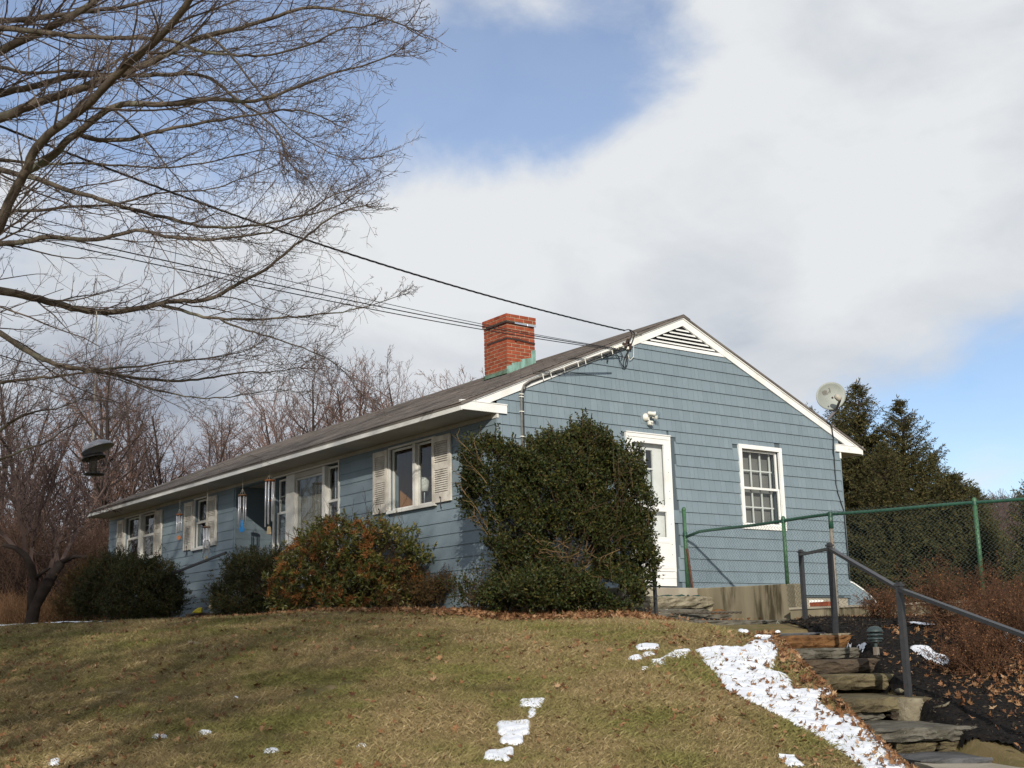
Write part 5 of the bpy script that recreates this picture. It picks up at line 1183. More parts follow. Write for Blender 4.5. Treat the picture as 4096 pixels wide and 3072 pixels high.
# ---- bare trees of the wood: a few shapes, each tree a copy
def bare_tree(seed, H, kind):
    r = random.Random(seed); out = []
    P = dict(seg=[9, 6, 5, 3], wob=[.05, .11, .16, .2], up=[.02, .06, .05, .04], tip=[.12, .25, .4, .6], n=[1, (24, 30), (8, 11), (5, 7)], lo=[0, .16, .15, .2], ang=[0, (.45, 1.0), (.4, .9), (.4, .9)],
             len=[0, (.30, .48), (.35, .55), (.35, .6)], rr=[1, .45, .5, .6], rmin=.0075 if kind != 'thin' else .007, taperlen=.5)
    grow(r, Vector((0, 0, -.3)), Vector((r.gauss(0, .05), r.gauss(0, .05), 1)).normalized(), H, .035 * H ** .75, 0, out, P)
    S = np.array(out); big = S[:, 6] > .03
    Vt, Ft = seg_geo(S[big], 6); Vc, Fc = seg_geo(S[~big], 3); return (Vt, Ft), (Vc, Fc)
def mesh_of(name, VF, mat):
    o = np_mesh(name, VF[0], VF[1], mat); me = o.data; bpy.data.objects.remove(o); return me
SHAPES = []
for k, (sd, H) in enumerate(((1, 11), (2, 12), (3, 10), (4, 9), (5, 12))):
    t, c = bare_tree(sd, H, 'wood'); SHAPES.append((mesh_of('trunk', t, 'wood_bark'), mesh_of('crown', c, 'wood_twig'), mesh_of('crown', c, 'wood_twig_pink'), H))
def place_tree(u, d, H, shape, pink, label, group, rot):
    x, y = xy(u, d); tk, cr, crp, H0 = SHAPES[shape]; o = thing('bare_tree', label, 'tree', (x, y, float(gz(x, y)) - .1), group)
    s = H / H0; o.scale = (s * 1.05, s * 1.05, s); o.rotation_euler = (0, 0, rot)
    for n_, me in (('trunk', tk), ('crown', crp if pink else cr)):
        c = bpy.data.objects.new(n_, me); link(c, o)
    return o
r_ = random.Random(9)
def top_h(px, py, d): return (2600 - .0231 * (px - 2048) - py) / FPX * d + .75      # height needed to reach a picture height
i = 0
for px, py, d in [(-150, 1700, 44), (40, 1690, 47), (200, 1640, 42), (330, 1600, 46), (430, 1640, 43), (540, 1690, 48), (640, 1800, 45), (740, 1850, 50), (120, 1750, 55), (480, 1780, 56), (-40, 1650, 58), (620, 1900, 58), (280, 1760, 60), (820, 1830, 52)]:
    place_tree((px - 2048) / FPX * d, d, top_h(px, py, d) * 1.02, i % 5, i % 4 == 3, 'bare brown tree in the dark wood beyond the far end of the house', 'bare trees of the wood left of the house', r_.uniform(0, 6.3)); i += 1
for px, py, d in [(780, 1790, 58), (880, 1760, 60), (960, 1790, 62), (1030, 1720, 60), (1110, 1690, 63), (1180, 1660, 60), (1255, 1540, 58), (1330, 1520, 60), (1400, 1560, 62), (1480, 1650, 60), (1550, 1560, 62), (1620, 1550, 60), (1690, 1590, 63), (1760, 1640, 60), (1840, 1680, 64), (1240, 1640, 66), (1580, 1640, 68)]:
    place_tree((px - 2048) / FPX * d, d, top_h(px, py, d) * .93, (i * 3) % 5, i % 5 != 0, 'bare pinkish treetop showing above the roof line', 'bare treetops behind the roof', r_.uniform(0, 6.3)); i += 1
# ---- small crooked tree left of the house
sm = thing('crooked_tree', 'small crooked fruit tree with forked trunk darkened for shade beyond the left yew', 'tree', pix(125, 2470, 27))
r_ = random.Random(4); b0 = Vector(pix(128, 2475, 27)); K = 27 / FPX
def tpx(px, py, dd=0): return Vector(pix(px, py, 27 + dd))
q = MB(); q.tube([b0 + Vector((0, 0, -.3)), b0, tpx(140, 2420), tpx(175, 2360), tpx(215, 2290, .2), tpx(245, 2250, .3)], [.17, .14, .13, .125, .11, .10], 9)
q.tube([tpx(128, 2440), tpx(128, 2380), tpx(140, 2320), tpx(120, 2260, -.2), tpx(100, 2220, -.3), tpx(60, 2190, -.4), (tpx(10, 2180, -.5))], [.11, .10, .085, .08, .07, .055, .04], 8)
q.tube([tpx(140, 2315), tpx(170, 2290, -.3), tpx(200, 2270, -.5)], [.05, .04, .03], 6); q.tube([tpx(245, 2250, .3), tpx(300, 2225, .2), tpx(370, 2230, 0)], [.06, .045, .03], 6); q.build('trunk', 'wood_bark', sm)
out = []
SP = dict(seg=[5, 6, 4, 3], wob=[.1, .14, .18, .2], up=[.02, .10, .07, .04], tip=[.3, .3, .4, .6], n=[1, (8, 11), (7, 9), (4, 6)], lo=[0, .1, .12, .15], ang=[0, (.4, 1.0), (.4, .9), (.4, .9)], len=[0, (.5, .75), (.35, .6), (.35, .6)], rr=[1, .5, .5, .6], rmin=.006, taperlen=.3)
for st, dr, l in ((tpx(245, 2250, .3), (.5, .2, 1), 2.2), (tpx(230, 2260, .3), (.1, .5, 1), 2.4), (tpx(100, 2220, -.3), (-.4, .2, 1), 2.0), (tpx(60, 2190, -.4), (-.8, 0, .7), 1.8), (tpx(200, 2270, -.5), (.3, -.5, .9), 1.7), (tpx(120, 2260, -.2), (0, -.3, 1), 2.2)):
    grow(r_, st, Vector(dr).normalized(), l, .05, 0, out, SP)
V, F = seg_geo(out, 3); tag(np_mesh('crown', V, F, 'wood_twig', sm), kind='stuff')
# ---- brush and weeds at the wood's edge, woods of the far hill
def brush(name, pts, hgt, n, mat, label, rad=.008, seed=1, sub=3):
    r = np.random.default_rng(seed); idx = r.integers(0, len(pts), n); B = np.array(pts)[idx] + r.normal(0, 1, (n, 2)) * .5
    Z = gz(B[:, 0], B[:, 1]); h = hgt * r.uniform(.4, 1.1, n); p0 = np.stack([B[:, 0], B[:, 1], Z - .05], 1); lean = r.normal(0, .28, (n, 2)); S = []
    pm_ = p0 + np.stack([lean[:, 0] * h * .5, lean[:, 1] * h * .5, h * .55], 1); p1 = pm_ + np.stack([lean[:, 0] * h * .8 + r.normal(0, .08, n) * h, lean[:, 1] * h * .8 + r.normal(0, .08, n) * h, h * .45], 1)
    S = [np.column_stack([p0, pm_, np.full(n, rad), np.full(n, rad * .8)]), np.column_stack([pm_, p1, np.full(n, rad * .8), np.full(n, rad * .4)])]
    for k in range(sub):
        t = r.uniform(.2, .95, (n, 1)); a = p0 * (1 - t) + pm_ * t if k % 2 else pm_ * (1 - t) + p1 * t; dv = norm(r.normal(size=(n, 3)) + np.array([[0, 0, .9]])) * (h * r.uniform(.15, .4, n))[:, None]
        S.append(np.column_stack([a, a + dv, np.full(n, rad * .6), np.full(n, rad * .35)]))
    V, F = seg_geo(np.concatenate(S), 3); o = np_mesh(name, V, F, mat); return tag(o, label, 'brush', kind='stuff')
r_ = random.Random(3)
pts = [xy(r_.uniform(-.46, -.29) * d, d) for d in [r_.uniform(33, 44) for _ in range(500)]]
brush('brush', pts, 3.2, 4200, 'brush', 'thick brown brush at the edge of the wood left of the house', .010, 2, 5)
pts = [xy(r_.uniform(-.44, -.30) * d, d) for d in [r_.uniform(29.0, 33) for _ in range(300)]]
brush('dry_weeds', pts, 1.0, 3000, 'dry_weed', 'low dry reddish weeds under the crooked tree', .006, 3, 3)
pts = [xy(r_.uniform(.28, .60) * d, d) for d in [r_.uniform(85, 260) for _ in range(1500)]]
brush('far_woods', pts, 5.0, 9000, 'wood_twig', 'brown wood covering the far hill, haze put into its twig colour', .05, 5, 5)
pts = [xy(r_.uniform(.30, .55) * d, d) for d in [r_.uniform(48, 70) for _ in range(500)]]
brush('field_brush', pts, 1.2, 4000, 'dry_weed', 'tawny brush below the far hill beyond the fence', .012, 6, 4)
# ---- spruces
def spruce(seed, H, Rb, nlev=62):
    r = random.Random(seed); g = np.random.default_rng(seed); S = []; P_, T_, L_ = [], [], []
    S.append((0, 0, -.2, 0, 0, H * .6, .016 * H, .010 * H)); S.append((0, 0, H * .6, 0, 0, H, .010 * H, .004))
    for i in range(nlev):
        t = (i + r.random()) / nlev; z = H * (.03 + .955 * t); R0 = Rb * (1 - t) ** .86 * r.uniform(.8, 1.12) + .06; nb_ = max(6, int(17 * (1 - t) + 6))
        for b in range(nb_):
            an = r.uniform(0, 2 * math.pi); dv = np.array((math.cos(an), math.sin(an))); Rl = R0 * r.uniform(.72, 1.15); p = np.array((0, 0, z)); n = 6; rise = .55 * t + .05; pv = p
            for k in range(1, n + 1):
                f = k / n; q = np.array((dv[0] * Rl * f, dv[1] * Rl * f, z + Rl * (rise * f - .42 * f * (1 - t) + .30 * f * f * f))); 
                S.append((*pv, *q, .018 * (1 - f) + .006, .014 * (1 - f) + .005))
                m_ = max(2, int(Rl * 5)) if k > 1 else 2
                for s in range(m_):
                    a = pv + (q - pv) * r.random(); side = np.array((-dv[1], dv[0], 0)) * r.choice((-1, 1)); d3 = np.array((dv[0], dv[1], 0)) * r.uniform(.3, 1) + side * r.uniform(.1, 1) + np.array((0, 0, r.uniform(-.45, .5)))
                    P_.append(a); T_.append(d3); L_.append(r.uniform(.14, .30) * (1.15 - .5 * t))
                pv = q
            P_.append(pv); T_.append(np.array((dv[0], dv[1], .25))); L_.append(.2)
    for _ in range(8): P_.append(np.array((0, 0, H - r.uniform(.02, .7)))); T_.append(np.array((r.gauss(0, .5), r.gauss(0, .5), 1.))); L_.append(.28)
    P_ = np.array(P_); T_ = norm(np.array(T_)); L_ = np.array(L_)
    # every spray is a twig clothed with needles: small leaf faces all round it
    k = 5; Pn, Tn, Ln = [], [], []
    for j in range(k):
        f = (j + .3) / k; Pn.append(P_ + T_ * (L_ * f)[:, None] * .85); Tn.append(T_ * .75 + g.normal(0, .55, T_.shape)); Ln.append(L_ * g.uniform(.40, .62, len(L_)))
    Pn = np.concatenate(Pn); Tn = np.concatenate(Tn); Ln = np.concatenate(Ln)
    return seg_geo(S, 4), leaf_geo(Pn, Tn, rvec(g, len(Pn)), Ln, Ln * .28, .15)
SPR = []
for sd, H, Rb in ((1, 8, 2.7), (2, 8, 2.65), (3, 5, 2.0)):
    t, c = spruce(sd, H, Rb); SPR.append((mesh_of('trunk', t, 'wood_bark'), mesh_of('crown', c, 'spruce_needle'), H)); print('spruce tris', len(c[1]))
def place_spruce(px, py, d, k, wide, label, rot, hh=None):
    u = (px - 2048) / FPX * d; x, y = xy(u, d); z = float(gz(x, y)) - .3; top = pix(px, py, d)[2]; H = hh or (top - z)
    o = thing('spruce_tree', label, 'tree', (x, y, z), 'spruces beyond the fence'); s = H / SPR[k][2]; o.scale = (s * wide, s * wide, s); o.rotation_euler = (0, 0, rot)
    for n_, me in (('trunk', SPR[k][0]), ('crown', SPR[k][1])): link(bpy.data.objects.new(n_, me), o)
place_spruce(3455, 1510, 35, 0, 1.0, 'tallest spruce, right behind the satellite dish', .4)
place_spruce(3625, 1580, 34, 1, 1.05, 'second tallest spruce, standing right of the tallest one', 2.2)
place_spruce(3245, 1610, 41, 1, .9, 'spruce whose tip shows between the roof and the dish', 1.1)
place_spruce(3375, 1545, 38, 0, .9, 'spruce crowded behind the dish, left of the tallest', 3.3)
place_spruce(3540, 1760, 33, 1, 1.1, 'spruce filling the gap between the two tall ones', 5.5)
place_spruce(3740, 1800, 36, 0, 1.0, 'spruce behind the right shoulder of the second tallest', 1.7)
place_spruce(3812, 1890, 32, 2, 1.0, 'shorter spruce at the right flank of the tall pair', .9)
place_spruce(3890, 1950, 31, 2, .75, 'small spruce just left of the farthest green fence post in view', 4.2)
place_spruce(4180, 1800, 27, 2, .8, 'spruce cut off by the right edge of the picture', 2.0)
place_spruce(4090, 2180, 25, 2, .75, 'low young spruce at the right edge below the fence rail', 5.0)
# ------------------------------------------------------------------ shrubs
def cloud_points(g, n, centers, radii, shell=.55):
    """points spread through a union of ellipsoids, denser towards the surface; returns points and outward directions"""
    c = np.array(centers); rr = np.array(radii); w = rr.prod(1) ** (2 / 3); k = g.choice(len(c), n, p=w / w.sum()); d = rvec(g, n); t = shell + (1 - shell) * g.random(n) ** .6
    t = t * (1 + g.normal(0, .05, n)); P = c[k] + d * rr[k] * t[:, None]
    for i in range(len(c)):
        ins = (((P - c[i]) / (rr[i] * .72)) ** 2).sum(1) < 1; drop = ins & (k != i) & (g.random(n) < .8); P[drop, 2] = -99
    keep = P[:, 2] > -50; return P[keep], d[keep]
def shrub_ok(P, o=.03): return ~((P[:, 0] > -o) & (P[:, 1] > -o)) & (P[:, 2] > gz(P[:, 0], P[:, 1]) + .01)
g = np.random.default_rng(31)
# the big holly at the corner
holly = thing('holly_bush', 'tall dark holly bush hiding the house corner left of the side door', 'bush', gpt(.4, -1.1))
def hb(px, py, d): return tuple(pix(px, py, d))
HC = [hb(2220, 1990, 17.2), hb(1985, 1905, 17.0), hb(2440, 1990, 17.6), hb(2250, 1880, 17.3), hb(2080, 2120, 16.9), hb(2480, 2180, 17.3), hb(2300, 2180, 17.0), hb(2230, 2360, 16.5), hb(2440, 2370, 16.7), hb(2030, 2380, 16.7), hb(1960, 1980, 17.0), hb(1930, 1830, 17.1), hb(2500, 1860, 17.5), hb(2540, 2040, 17.4), hb(2550, 2260, 17.1), hb(2110, 2280, 16.8), hb(2350, 1790, 17.3)]
HR = [(.80, .60, .75), (.46, .36, .45), (.46, .5, .62), (.80, .55, .48), (.52, .42, .55), (.42, .45, .50), (.60, .48, .60), (.85, .42, .26), (.48, .40, .28), (.40, .28, .20), (.42, .36, .45), (.30, .28, .28), (.26, .3, .34), (.24, .3, .40), (.24, .3, .40), (.42, .36, .40), (.34, .34, .30)]
Pc, Dc = cloud_points(g, 26000, HC, HR, .50); ok = shrub_ok(Pc, .05); Pc, Dc = Pc[ok], Dc[ok]
def lump(P, s, sd): return vnoise(P[:, 0] + P[:, 2] * .7, P[:, 1] - P[:, 2] * .9, s, sd)
kp_ = (lump(Pc, 4.5, 3) * .6 + lump(Pc, 9.0, 4) * .4) > .30 + .10 * g.random(len(Pc)); Pc, Dc = Pc[kp_], Dc[kp_]
# fewer leaves in the bare middle low down
a, b, dd_ = proj(Pc); bare = np.exp(-(((a - 2230) / 230) ** 2 + ((b - 2215) / 85) ** 2)); bare2 = np.exp(-(((a - 1960) / 70) ** 2 + ((b - 2110) / 150) ** 2))
keep = g.random(len(Pc)) > .62 * np.maximum(bare, bare2); Pc, Dc = Pc[keep], Dc[keep]
spk = [];                                       # upright leading shoots
for px, py, hgt in ((1995, 1690, .55), (2010, 1760, .4), (2330, 1660, .62), (2210, 1700, .42), (2275, 1720, .3), (2120, 1740, .3), (2150, 1730, .3), (2180, 1745, .25), (2450, 1725, .35), (2470, 1760, .3), (2355, 1735, .3), (2300, 1730, .35), (2050, 1760, .25), (2520, 1850, .22), (2555, 1960, .2), (2590, 2010, .2), (1850, 1800, .15)):
    tip = pix(px, py, 17.15); spk.append((tip - np.array((g.normal(0, .03), g.normal(0, .03), hgt * 1.6)), tip))
sel_ = np.where((Dc[:, 2] > -.1) & (Dc @ np.array((-.5, -.7, .5)) > -.2))[0]
for i_ in g.choice(sel_, 230, replace=False):
    p_ = Pc[i_]; dv_ = norm(Dc[i_] * .5 + np.array((0, 0, 1.0)) + g.normal(0, .22, 3)); spk.append((p_ - dv_ * .05, p_ + dv_ * g.uniform(.10, .30)))
Ps, Ts, Ns, Ls = [], [], [], []; St = []
for p, d in zip(Pc, Dc):
    out_ = norm(d * .7 + np.array((0, 0, .75)) + g.normal(0, .35, 3)); ln = g.uniform(.07, .16); m_ = 7
    St.append((*(p - out_ * ln * .3), *(p + out_ * ln), .0016, .0010))
    for j in range(m_):
        t = j / m_; Ps.append(p + out_ * ln * t); Ts.append(norm(out_ * .55 + g.normal(0, .75, 3))); Ns.append(g.normal(0, 1, 3) + np.array((0, 0, .6))); Ls.append(g.uniform(.032, .056))
for a_, b_ in spk:
    St.append((*a_, *b_, .006, .003)); m_ = int(np.linalg.norm(b_ - a_) * 75)
    for j in range(m_):
        t = .25 + .75 * j / m_; Ps.append(a_ + (b_ - a_) * t); Ts.append(norm(np.array((0, 0, .5)) + g.normal(0, .7, 3))); Ns.append(g.normal(0, 1, 3)); Ls.append(g.uniform(.03, .048))
V, F = leaf_geo(np.array(Ps), np.array(Ts), np.array(Ns), np.array(Ls), np.array(Ls) * .58, .2); tag(np_mesh('foliage', V, F, 'holly_leaf', holly), kind='stuff'); print('holly leaves', len(Ps))
V, F = seg_geo(St, 3); tag(np_mesh('twigs', V, F, 'holly_twig', holly), kind='stuff')
r_ = random.Random(8); st = []; root = Vector(gpt(.35, -1.0))
HB = dict(seg=[6, 5, 4], wob=[.08, .14, .2], up=[.05, .03, 0], tip=[.35, .4, .5], n=[1, (5, 8), (3, 5)], lo=[0, .2, .2], ang=[0, (.3, .9), (.3, 1.0)], len=[0, (.4, .7), (.35, .6)], rr=[1, .5, .55], rmin=.0035, taperlen=.3)
for i in range(16):
    px, py = r_.uniform(1900, 2560), r_.uniform(1850, 2250); tgt = Vector(pix(px, py, r_.uniform(16.8, 17.5))); v_ = tgt - root; grow(r_, root + Vector((r_.gauss(0, .15), r_.gauss(0, .1), 0)), v_.normalized(), v_.length * .92, .02, 0, st, HB)
V, F = seg_geo(st, 4); tag(np_mesh('branches', V, F, 'holly_twig', holly), kind='stuff'); st = []
for i in range(30):                            # pale dead twigs that show in the bare patches
    px, py = (r_.gauss(2240, 170), r_.gauss(2230, 60)) if i % 3 else (r_.gauss(1950, 50), r_.gauss(1960, 70)); p = Vector(pix(px, py, r_.uniform(16.45, 16.7))); d3 = Vector((RH[0], RH[1], 0)) * r_.choice((-1, 1, -1.5)) + Vector((0, 0, r_.uniform(-.3, .9)))
    if i % 3 == 0: d3 = Vector((-RH[0], -RH[1], 1.3))
    grow(r_, p, d3.normalized(), r_.uniform(.2, .42), .0042, 1, st, HB)
V, F = seg_geo(st, 4); tag(np_mesh('dead_branches', V, F, 'dead_holly_twig', holly), kind='stuff')
# low straggling holly shoots at its left foot
def leafy(name, label, cat, loc, C_, R_, n, ln, wd, mat, seed, per=6, shell=.5, upw=.5, spray=.12, twig='holly_twig', tilt=.7, jitter=.75):
    g = np.random.default_rng(seed); t = thing(name, label, cat, loc); P, D_ = cloud_points(g, n, C_, R_, shell); lm_ = vnoise(P[:, 0] + P[:, 2] * .7, P[:, 1] - P[:, 2] * .9, 4.2, seed) * .6 + vnoise(P[:, 0] - P[:, 2], P[:, 1] + P[:, 2], 9, seed + 1) * .4
    ok = shrub_ok(P) & (lm_ > .30 + .12 * g.random(len(P))); P, D_ = P[ok], D_[ok]; P = P + D_ * (g.random(len(P)) ** 6 * .22)[:, None]
    o_ = norm(D_ * tilt + np.array([[0, 0, upw]]) + g.normal(0, .35, P.shape)); ll = g.uniform(.5, 1.2, len(P)) * spray; S = np.column_stack([P - o_ * ll[:, None] * .8, P + o_ * ll[:, None], np.full(len(P), .0018), np.full(len(P), .0012)])
    A, B_, N_, L_ = [], [], [], []
    for j in range(per):
        f = (j + .2) / per; A.append(P + o_ * (ll * f)[:, None]); B_.append(norm(o_ * .6 + g.normal(0, jitter, P.shape))); N_.append(g.normal(0, 1, P.shape) + np.array([[0, 0, .5]])); L_.append(g.uniform(ln[0], ln[1], len(P)))
    A = np.concatenate(A); B_ = np.concatenate(B_); N_ = np.concatenate(N_); L_ = np.concatenate(L_)
    V, F = leaf_geo(A, B_, N_, L_, L_ * wd, .2); tag(np_mesh('foliage', V, F, mat, t), kind='stuff')
    V, F = seg_geo(S, 3); tag(np_mesh('twigs', V, F, twig, t), kind='stuff')
    st = []; rr = random.Random(seed); c0 = np.mean(C_, 0); root = Vector((c0[0], c0[1], float(gz(c0[0], c0[1])) - .05))
    for c, r3 in zip(C_, R_):
        for _ in range(4):
            tg_ = Vector(c) + Vector((rr.gauss(0, r3[0] * .4), rr.gauss(0, r3[1] * .4), rr.gauss(0, r3[2] * .3))); v_ = tg_ - root
            if v_.length > .05: grow(rr, root, v_.normalized(), v_.length, .012, 0, st, HB)
    V, F = seg_geo(st, 4); tag(np_mesh('branches', V, F, twig, t), kind='stuff')
    return t
c_ = [hb(1880, 2370, 17.0), hb(1940, 2320, 17.0), hb(1840, 2340, 17.1), hb(1960, 2400, 16.9)]
leafy('holly_sprout', 'low straggling holly sprouts by the pale foundation left of the big holly', 'bush', gpt(-.7, -.2), c_, [(.2, .16, .10), (.14, .12, .2), (.14, .1, .09), (.25, .18, .12)], 260, (.03, .05), .6, 'holly_leaf', 41, 6)
# pieris: whorls of leaves topped by rust-red bud clusters
pcs = [hb(1130, 2400, 20.0), hb(1190, 2240, 20.2), hb(1330, 2120, 19.8), hb(1520, 2130, 19.4), hb(1650, 2240, 19.0), hb(1380, 2410, 19.0), hb(1400, 2270, 19.5), hb(1250, 2290, 20.0), hb(1540, 2240, 19.2), hb(1400, 2180, 19.6), hb(1200, 2340, 20.1), hb(1600, 2330, 19.0), hb(1450, 2360, 19.1), hb(1300, 2200, 20.0)]
prs = [(.22, .25, .16), (.22, .28, .2), (.25, .3, .16), (.24, .3, .16), (.2, .25, .24), (.35, .4, .14), (.55, .75, .62), (.5, .6, .48), (.42, .5, .50), (.5, .7, .34), (.42, .5, .36), (.36, .42, .36), (.5, .6, .32), (.4, .5, .38)]
pieris = leafy('pieris_bush', 'broad green bush covered in rust-orange flower buds before the picture window', 'bush', gpt(-.8, 2.9), pcs, prs, 4200, (.055, .095), .36, 'pieris_leaf', 42, 8, .62, .55, .07, jitter=.85)
g = np.random.default_rng(43); P, D_ = cloud_points(g, 1100, pcs, prs, .94); ok = shrub_ok(P) & (D_ @ np.array((-.55, -.75, .4)) > -.1) & (g.random(len(P)) < .15 + .85 * (vnoise(P[:, 0] * 1.0 + P[:, 2], P[:, 1] - P[:, 2], 3.1, 5) > .47)); P, D_ = P[ok], D_[ok]
A, B_ = [], []
for p, d in zip(P, D_):
    for j in range(16):
        dv = norm(d * .5 + np.array((0, 0, .35)) + g.normal(0, .6, 3)); A.append(p + d * .03); B_.append(dv)
A = np.array(A); B_ = np.array(B_); L_ = g.uniform(.05, .11, len(A)); V, F = leaf_geo(A, B_, g.normal(0, 1, A.shape), L_, np.full(len(A), .012), .3); tag(np_mesh('bud_clusters', V, F, 'pieris_bud', pieris), kind='stuff')
# others
leafy('bronze_shrub', 'low ragged bronze and green shrub at the right foot of the budded bush', 'bush', gpt(-.7, 1.3), [hb(1640, 2370, 18.7), hb(1720, 2370, 18.5), hb(1790, 2330, 18.4), hb(1630, 2300, 18.9), hb(1560, 2400, 18.8)], [(.24, .24, .2), (.24, .2, .16), (.14, .12, .1), (.2, .2, .2), (.25, .2, .12)], 1900, (.022, .036), .45, 'bronze_leaf', 44, 8, .45, .6, .09)
leafy('yew_bush', 'dark yew between the entry and the budded bush', 'bush', gpt(-1.0, 6.0), [hb(1000, 2330, 21.8), hb(930, 2390, 21.9), hb(1080, 2350, 21.5), hb(1010, 2420, 21.5), hb(1110, 2280, 21.6)], [(.5, .5, .5), (.35, .35, .36), (.42, .42, .42), (.6, .5, .28), (.28, .3, .3)], 7000, (.035, .055), .32, 'yew_leaf', 45, 9, .5, .5, .10)
leafy('yew_bush', 'wide dark yew below the double window at the far end', 'bush', gpt(-1.8, 10.0), [hb(560, 2350, 24.6), hb(430, 2350, 25.2), hb(650, 2380, 24.2), hb(480, 2290, 25.0), hb(370, 2400, 25.4), hb(560, 2420, 24.3), hb(640, 2300, 24.5)], [(.6, .6, .52), (.5, .5, .5), (.42, .42, .42), (.45, .45, .35), (.35, .4, .36), (.75, .6, .28), (.3, .3, .3)], 9500, (.04, .06), .32, 'yew_leaf', 46, 9, .5, .5, .11)
leafy('bronze_shrub', 'olive-brown shrub at the left edge of the far yew', 'bush', gpt(*xy(-8.9, 26.3)), [hb(330, 2350, 26.3), hb(300, 2420, 26.3), hb(380, 2300, 26.2)], [(.4, .4, .4), (.4, .4, .3), (.3, .3, .3)], 2800, (.035, .055), .32, 'bronze_leaf', 47, 8, .4, .6, .12)
# rust-brown twiggy shrubs in the mulch
def twiggy(label, px, py, d, Rr, H, n, seed):
    p = pix(px, py, d); zb = float(gz(p[0], p[1])); t = thing('twiggy_shrub', label, 'shrub', (p[0], p[1], zb), 'rust-brown shrubs in the mulch bed'); r = random.Random(seed); st = []
    TP = dict(seg=[5, 4, 3, 2], wob=[.12, .2, .25, .3], up=[.0, .02, .02, .02], tip=[.4, .4, .5, .6], n=[1, (6, 8), (4, 6), (2, 3)], lo=[0, .2, .15, .2], ang=[0, (.4, 1.0), (.4, 1.1), (.4, 1.1)], len=[0, (.35, .6), (.35, .6), (.4, .6)], rr=[1, .6, .6, .7], rmin=.0016, taperlen=.3)
    for i in range(n):
        an = r.uniform(0, 6.28); sp = r.uniform(.1, 1.1); dv = Vector((math.cos(an) * sp, math.sin(an) * sp, 1)).normalized(); grow(r, Vector((p[0] + r.gauss(0, Rr * .25), p[1] + r.gauss(0, Rr * .25), zb)), dv, H * r.uniform(.7, 1.1) * (1 + .2 * sp), .005, 0, st, TP)
    S = np.array(st); V, F = seg_geo(S, 3); tag(np_mesh('stems', V, F, 'dead_twig', t), kind='stuff')
    g = np.random.default_rng(seed); k = g.integers(0, len(S), int(len(S) * .16)); V, F = leaf_geo(S[k, 3:6], rvec(g, len(k)), rvec(g, len(k)), g.uniform(.012, .024, len(k)), g.uniform(.008, .015, len(k))); tag(np_mesh('clinging_leaves', V, F, 'dead_leaf_small', t), kind='stuff')
twiggy('small rust-brown twiggy shrub against the low wall behind the path light', 3545, 2520, 15.0, .3, .36, 34, 51)
twiggy('tall rust-brown twiggy shrub under the fence, highest of the mulch shrubs', 3860, 2560, 12.6, .35, .62, 44, 52)
twiggy('wide rust-brown twiggy shrub by the right edge below the handrail', 4010, 2640, 11.6, .42, .55, 50, 53)
twiggy('low rust-brown twiggy shrub in front, where leaves have drifted', 3900, 2680, 11.0, .35, .36, 36, 54)
twiggy('rust-brown twiggy shrub in the far right corner against the wall', 4060, 2520, 13.2, .35, .5, 34, 55)
# ---- a second tree by the road, out of the picture, whose bare crown also filters the sun
def roadside(u, d, H, seed, label):
    r = random.Random(seed); x, y = xy(u, d); z = float(gz(x, y)); t = thing('roadside_tree', label, 'tree', (x, y, z)); out = []
    RP = dict(seg=[9, 7, 5, 4, 2], wob=[.05, .10, .15, .2, .2], up=[.02, .04, .03, .02, .02], tip=[.12, .25, .4, .5, .6], n=[1, (24, 27), (10, 12), (8, 10), (4, 5)], lo=[0, .25, .15, .15, .15], ang=[0, (.6, 1.2), (.4, .9), (.4, .9), (.4, .9)], len=[0, (.36, .50), (.35, .55), (.35, .55), (.35, .6)], rr=[1, .5, .5, .55, .7], rmin=.0052, taperlen=.25)
    grow(r, Vector((x, y, z - .3)), Vector((0, 0, 1)), H, .13, 0, out, RP); out = [s for s in out if unseen(s)]
    S = np.array(out); big = S[:, 6] > .04; V, F = seg_geo(S[big], 8); np_mesh('trunk', V, F, 'maple_bark', t); V, F = seg_geo(S[~big], 3); tag(np_mesh('crown', V, F, 'maple_twig', t), kind='stuff')
roadside(-3.7, -3.6, 16, 5, 'bare roadside maple out of the picture, nearest behind the camera')
roadside(-5.6, -0.8, 15, 6, 'bare roadside maple out of the picture, in the middle of the row')
roadside(-8.2, 3.6, 14, 7, 'bare roadside maple out of the picture, last of the row towards the old maple')
# ------------------------------------------------------------------ ground cover: mulch, snow, grass, leaves
g = np.random.default_rng(77)
# mulch bed between the stair and the low wall
us_ = np.linspace(2.6, 6.4, 130); ds_ = np.linspace(7.6, 17.2, 260); U, D_ = np.meshgrid(us_, ds_, indexing='ij'); X, Y = xy(U, D_)
edge = np.interp(D_, [7.6, 8.6, 9.25, 9.7, 12.9, 13.6, 17.2], [3.75, 3.70, 3.50, 3.26, 3.24, 3.04, 3.50]) + (vnoise(X, Y, 4, 3) - .5) * .12
inside = (U > edge) & (X < wall_x(Y) - .02)
Z = gz(X, Y) + .012 + .05 * np.clip((U - edge) / .3, 0, 1) + (vnoise(X, Y, 9, 4) - .5) * .03
idx = np.arange(U.size).reshape(U.shape); q4 = inside[:-1, :-1] & inside[1:, :-1] & inside[:-1, 1:] & inside[1:, 1:]
F = np.stack([idx[:-1, :-1][q4], idx[1:, :-1][q4], idx[1:, 1:][q4], idx[:-1, 1:][q4]], 1)
o = np_mesh('mulch_bed', np.stack([X, Y, Z], -1).reshape(-1, 3), F, 'mulch', smooth=True); tag(o, 'black mulch bed between the stone stair and the low wall', 'mulch bed', kind='structure')
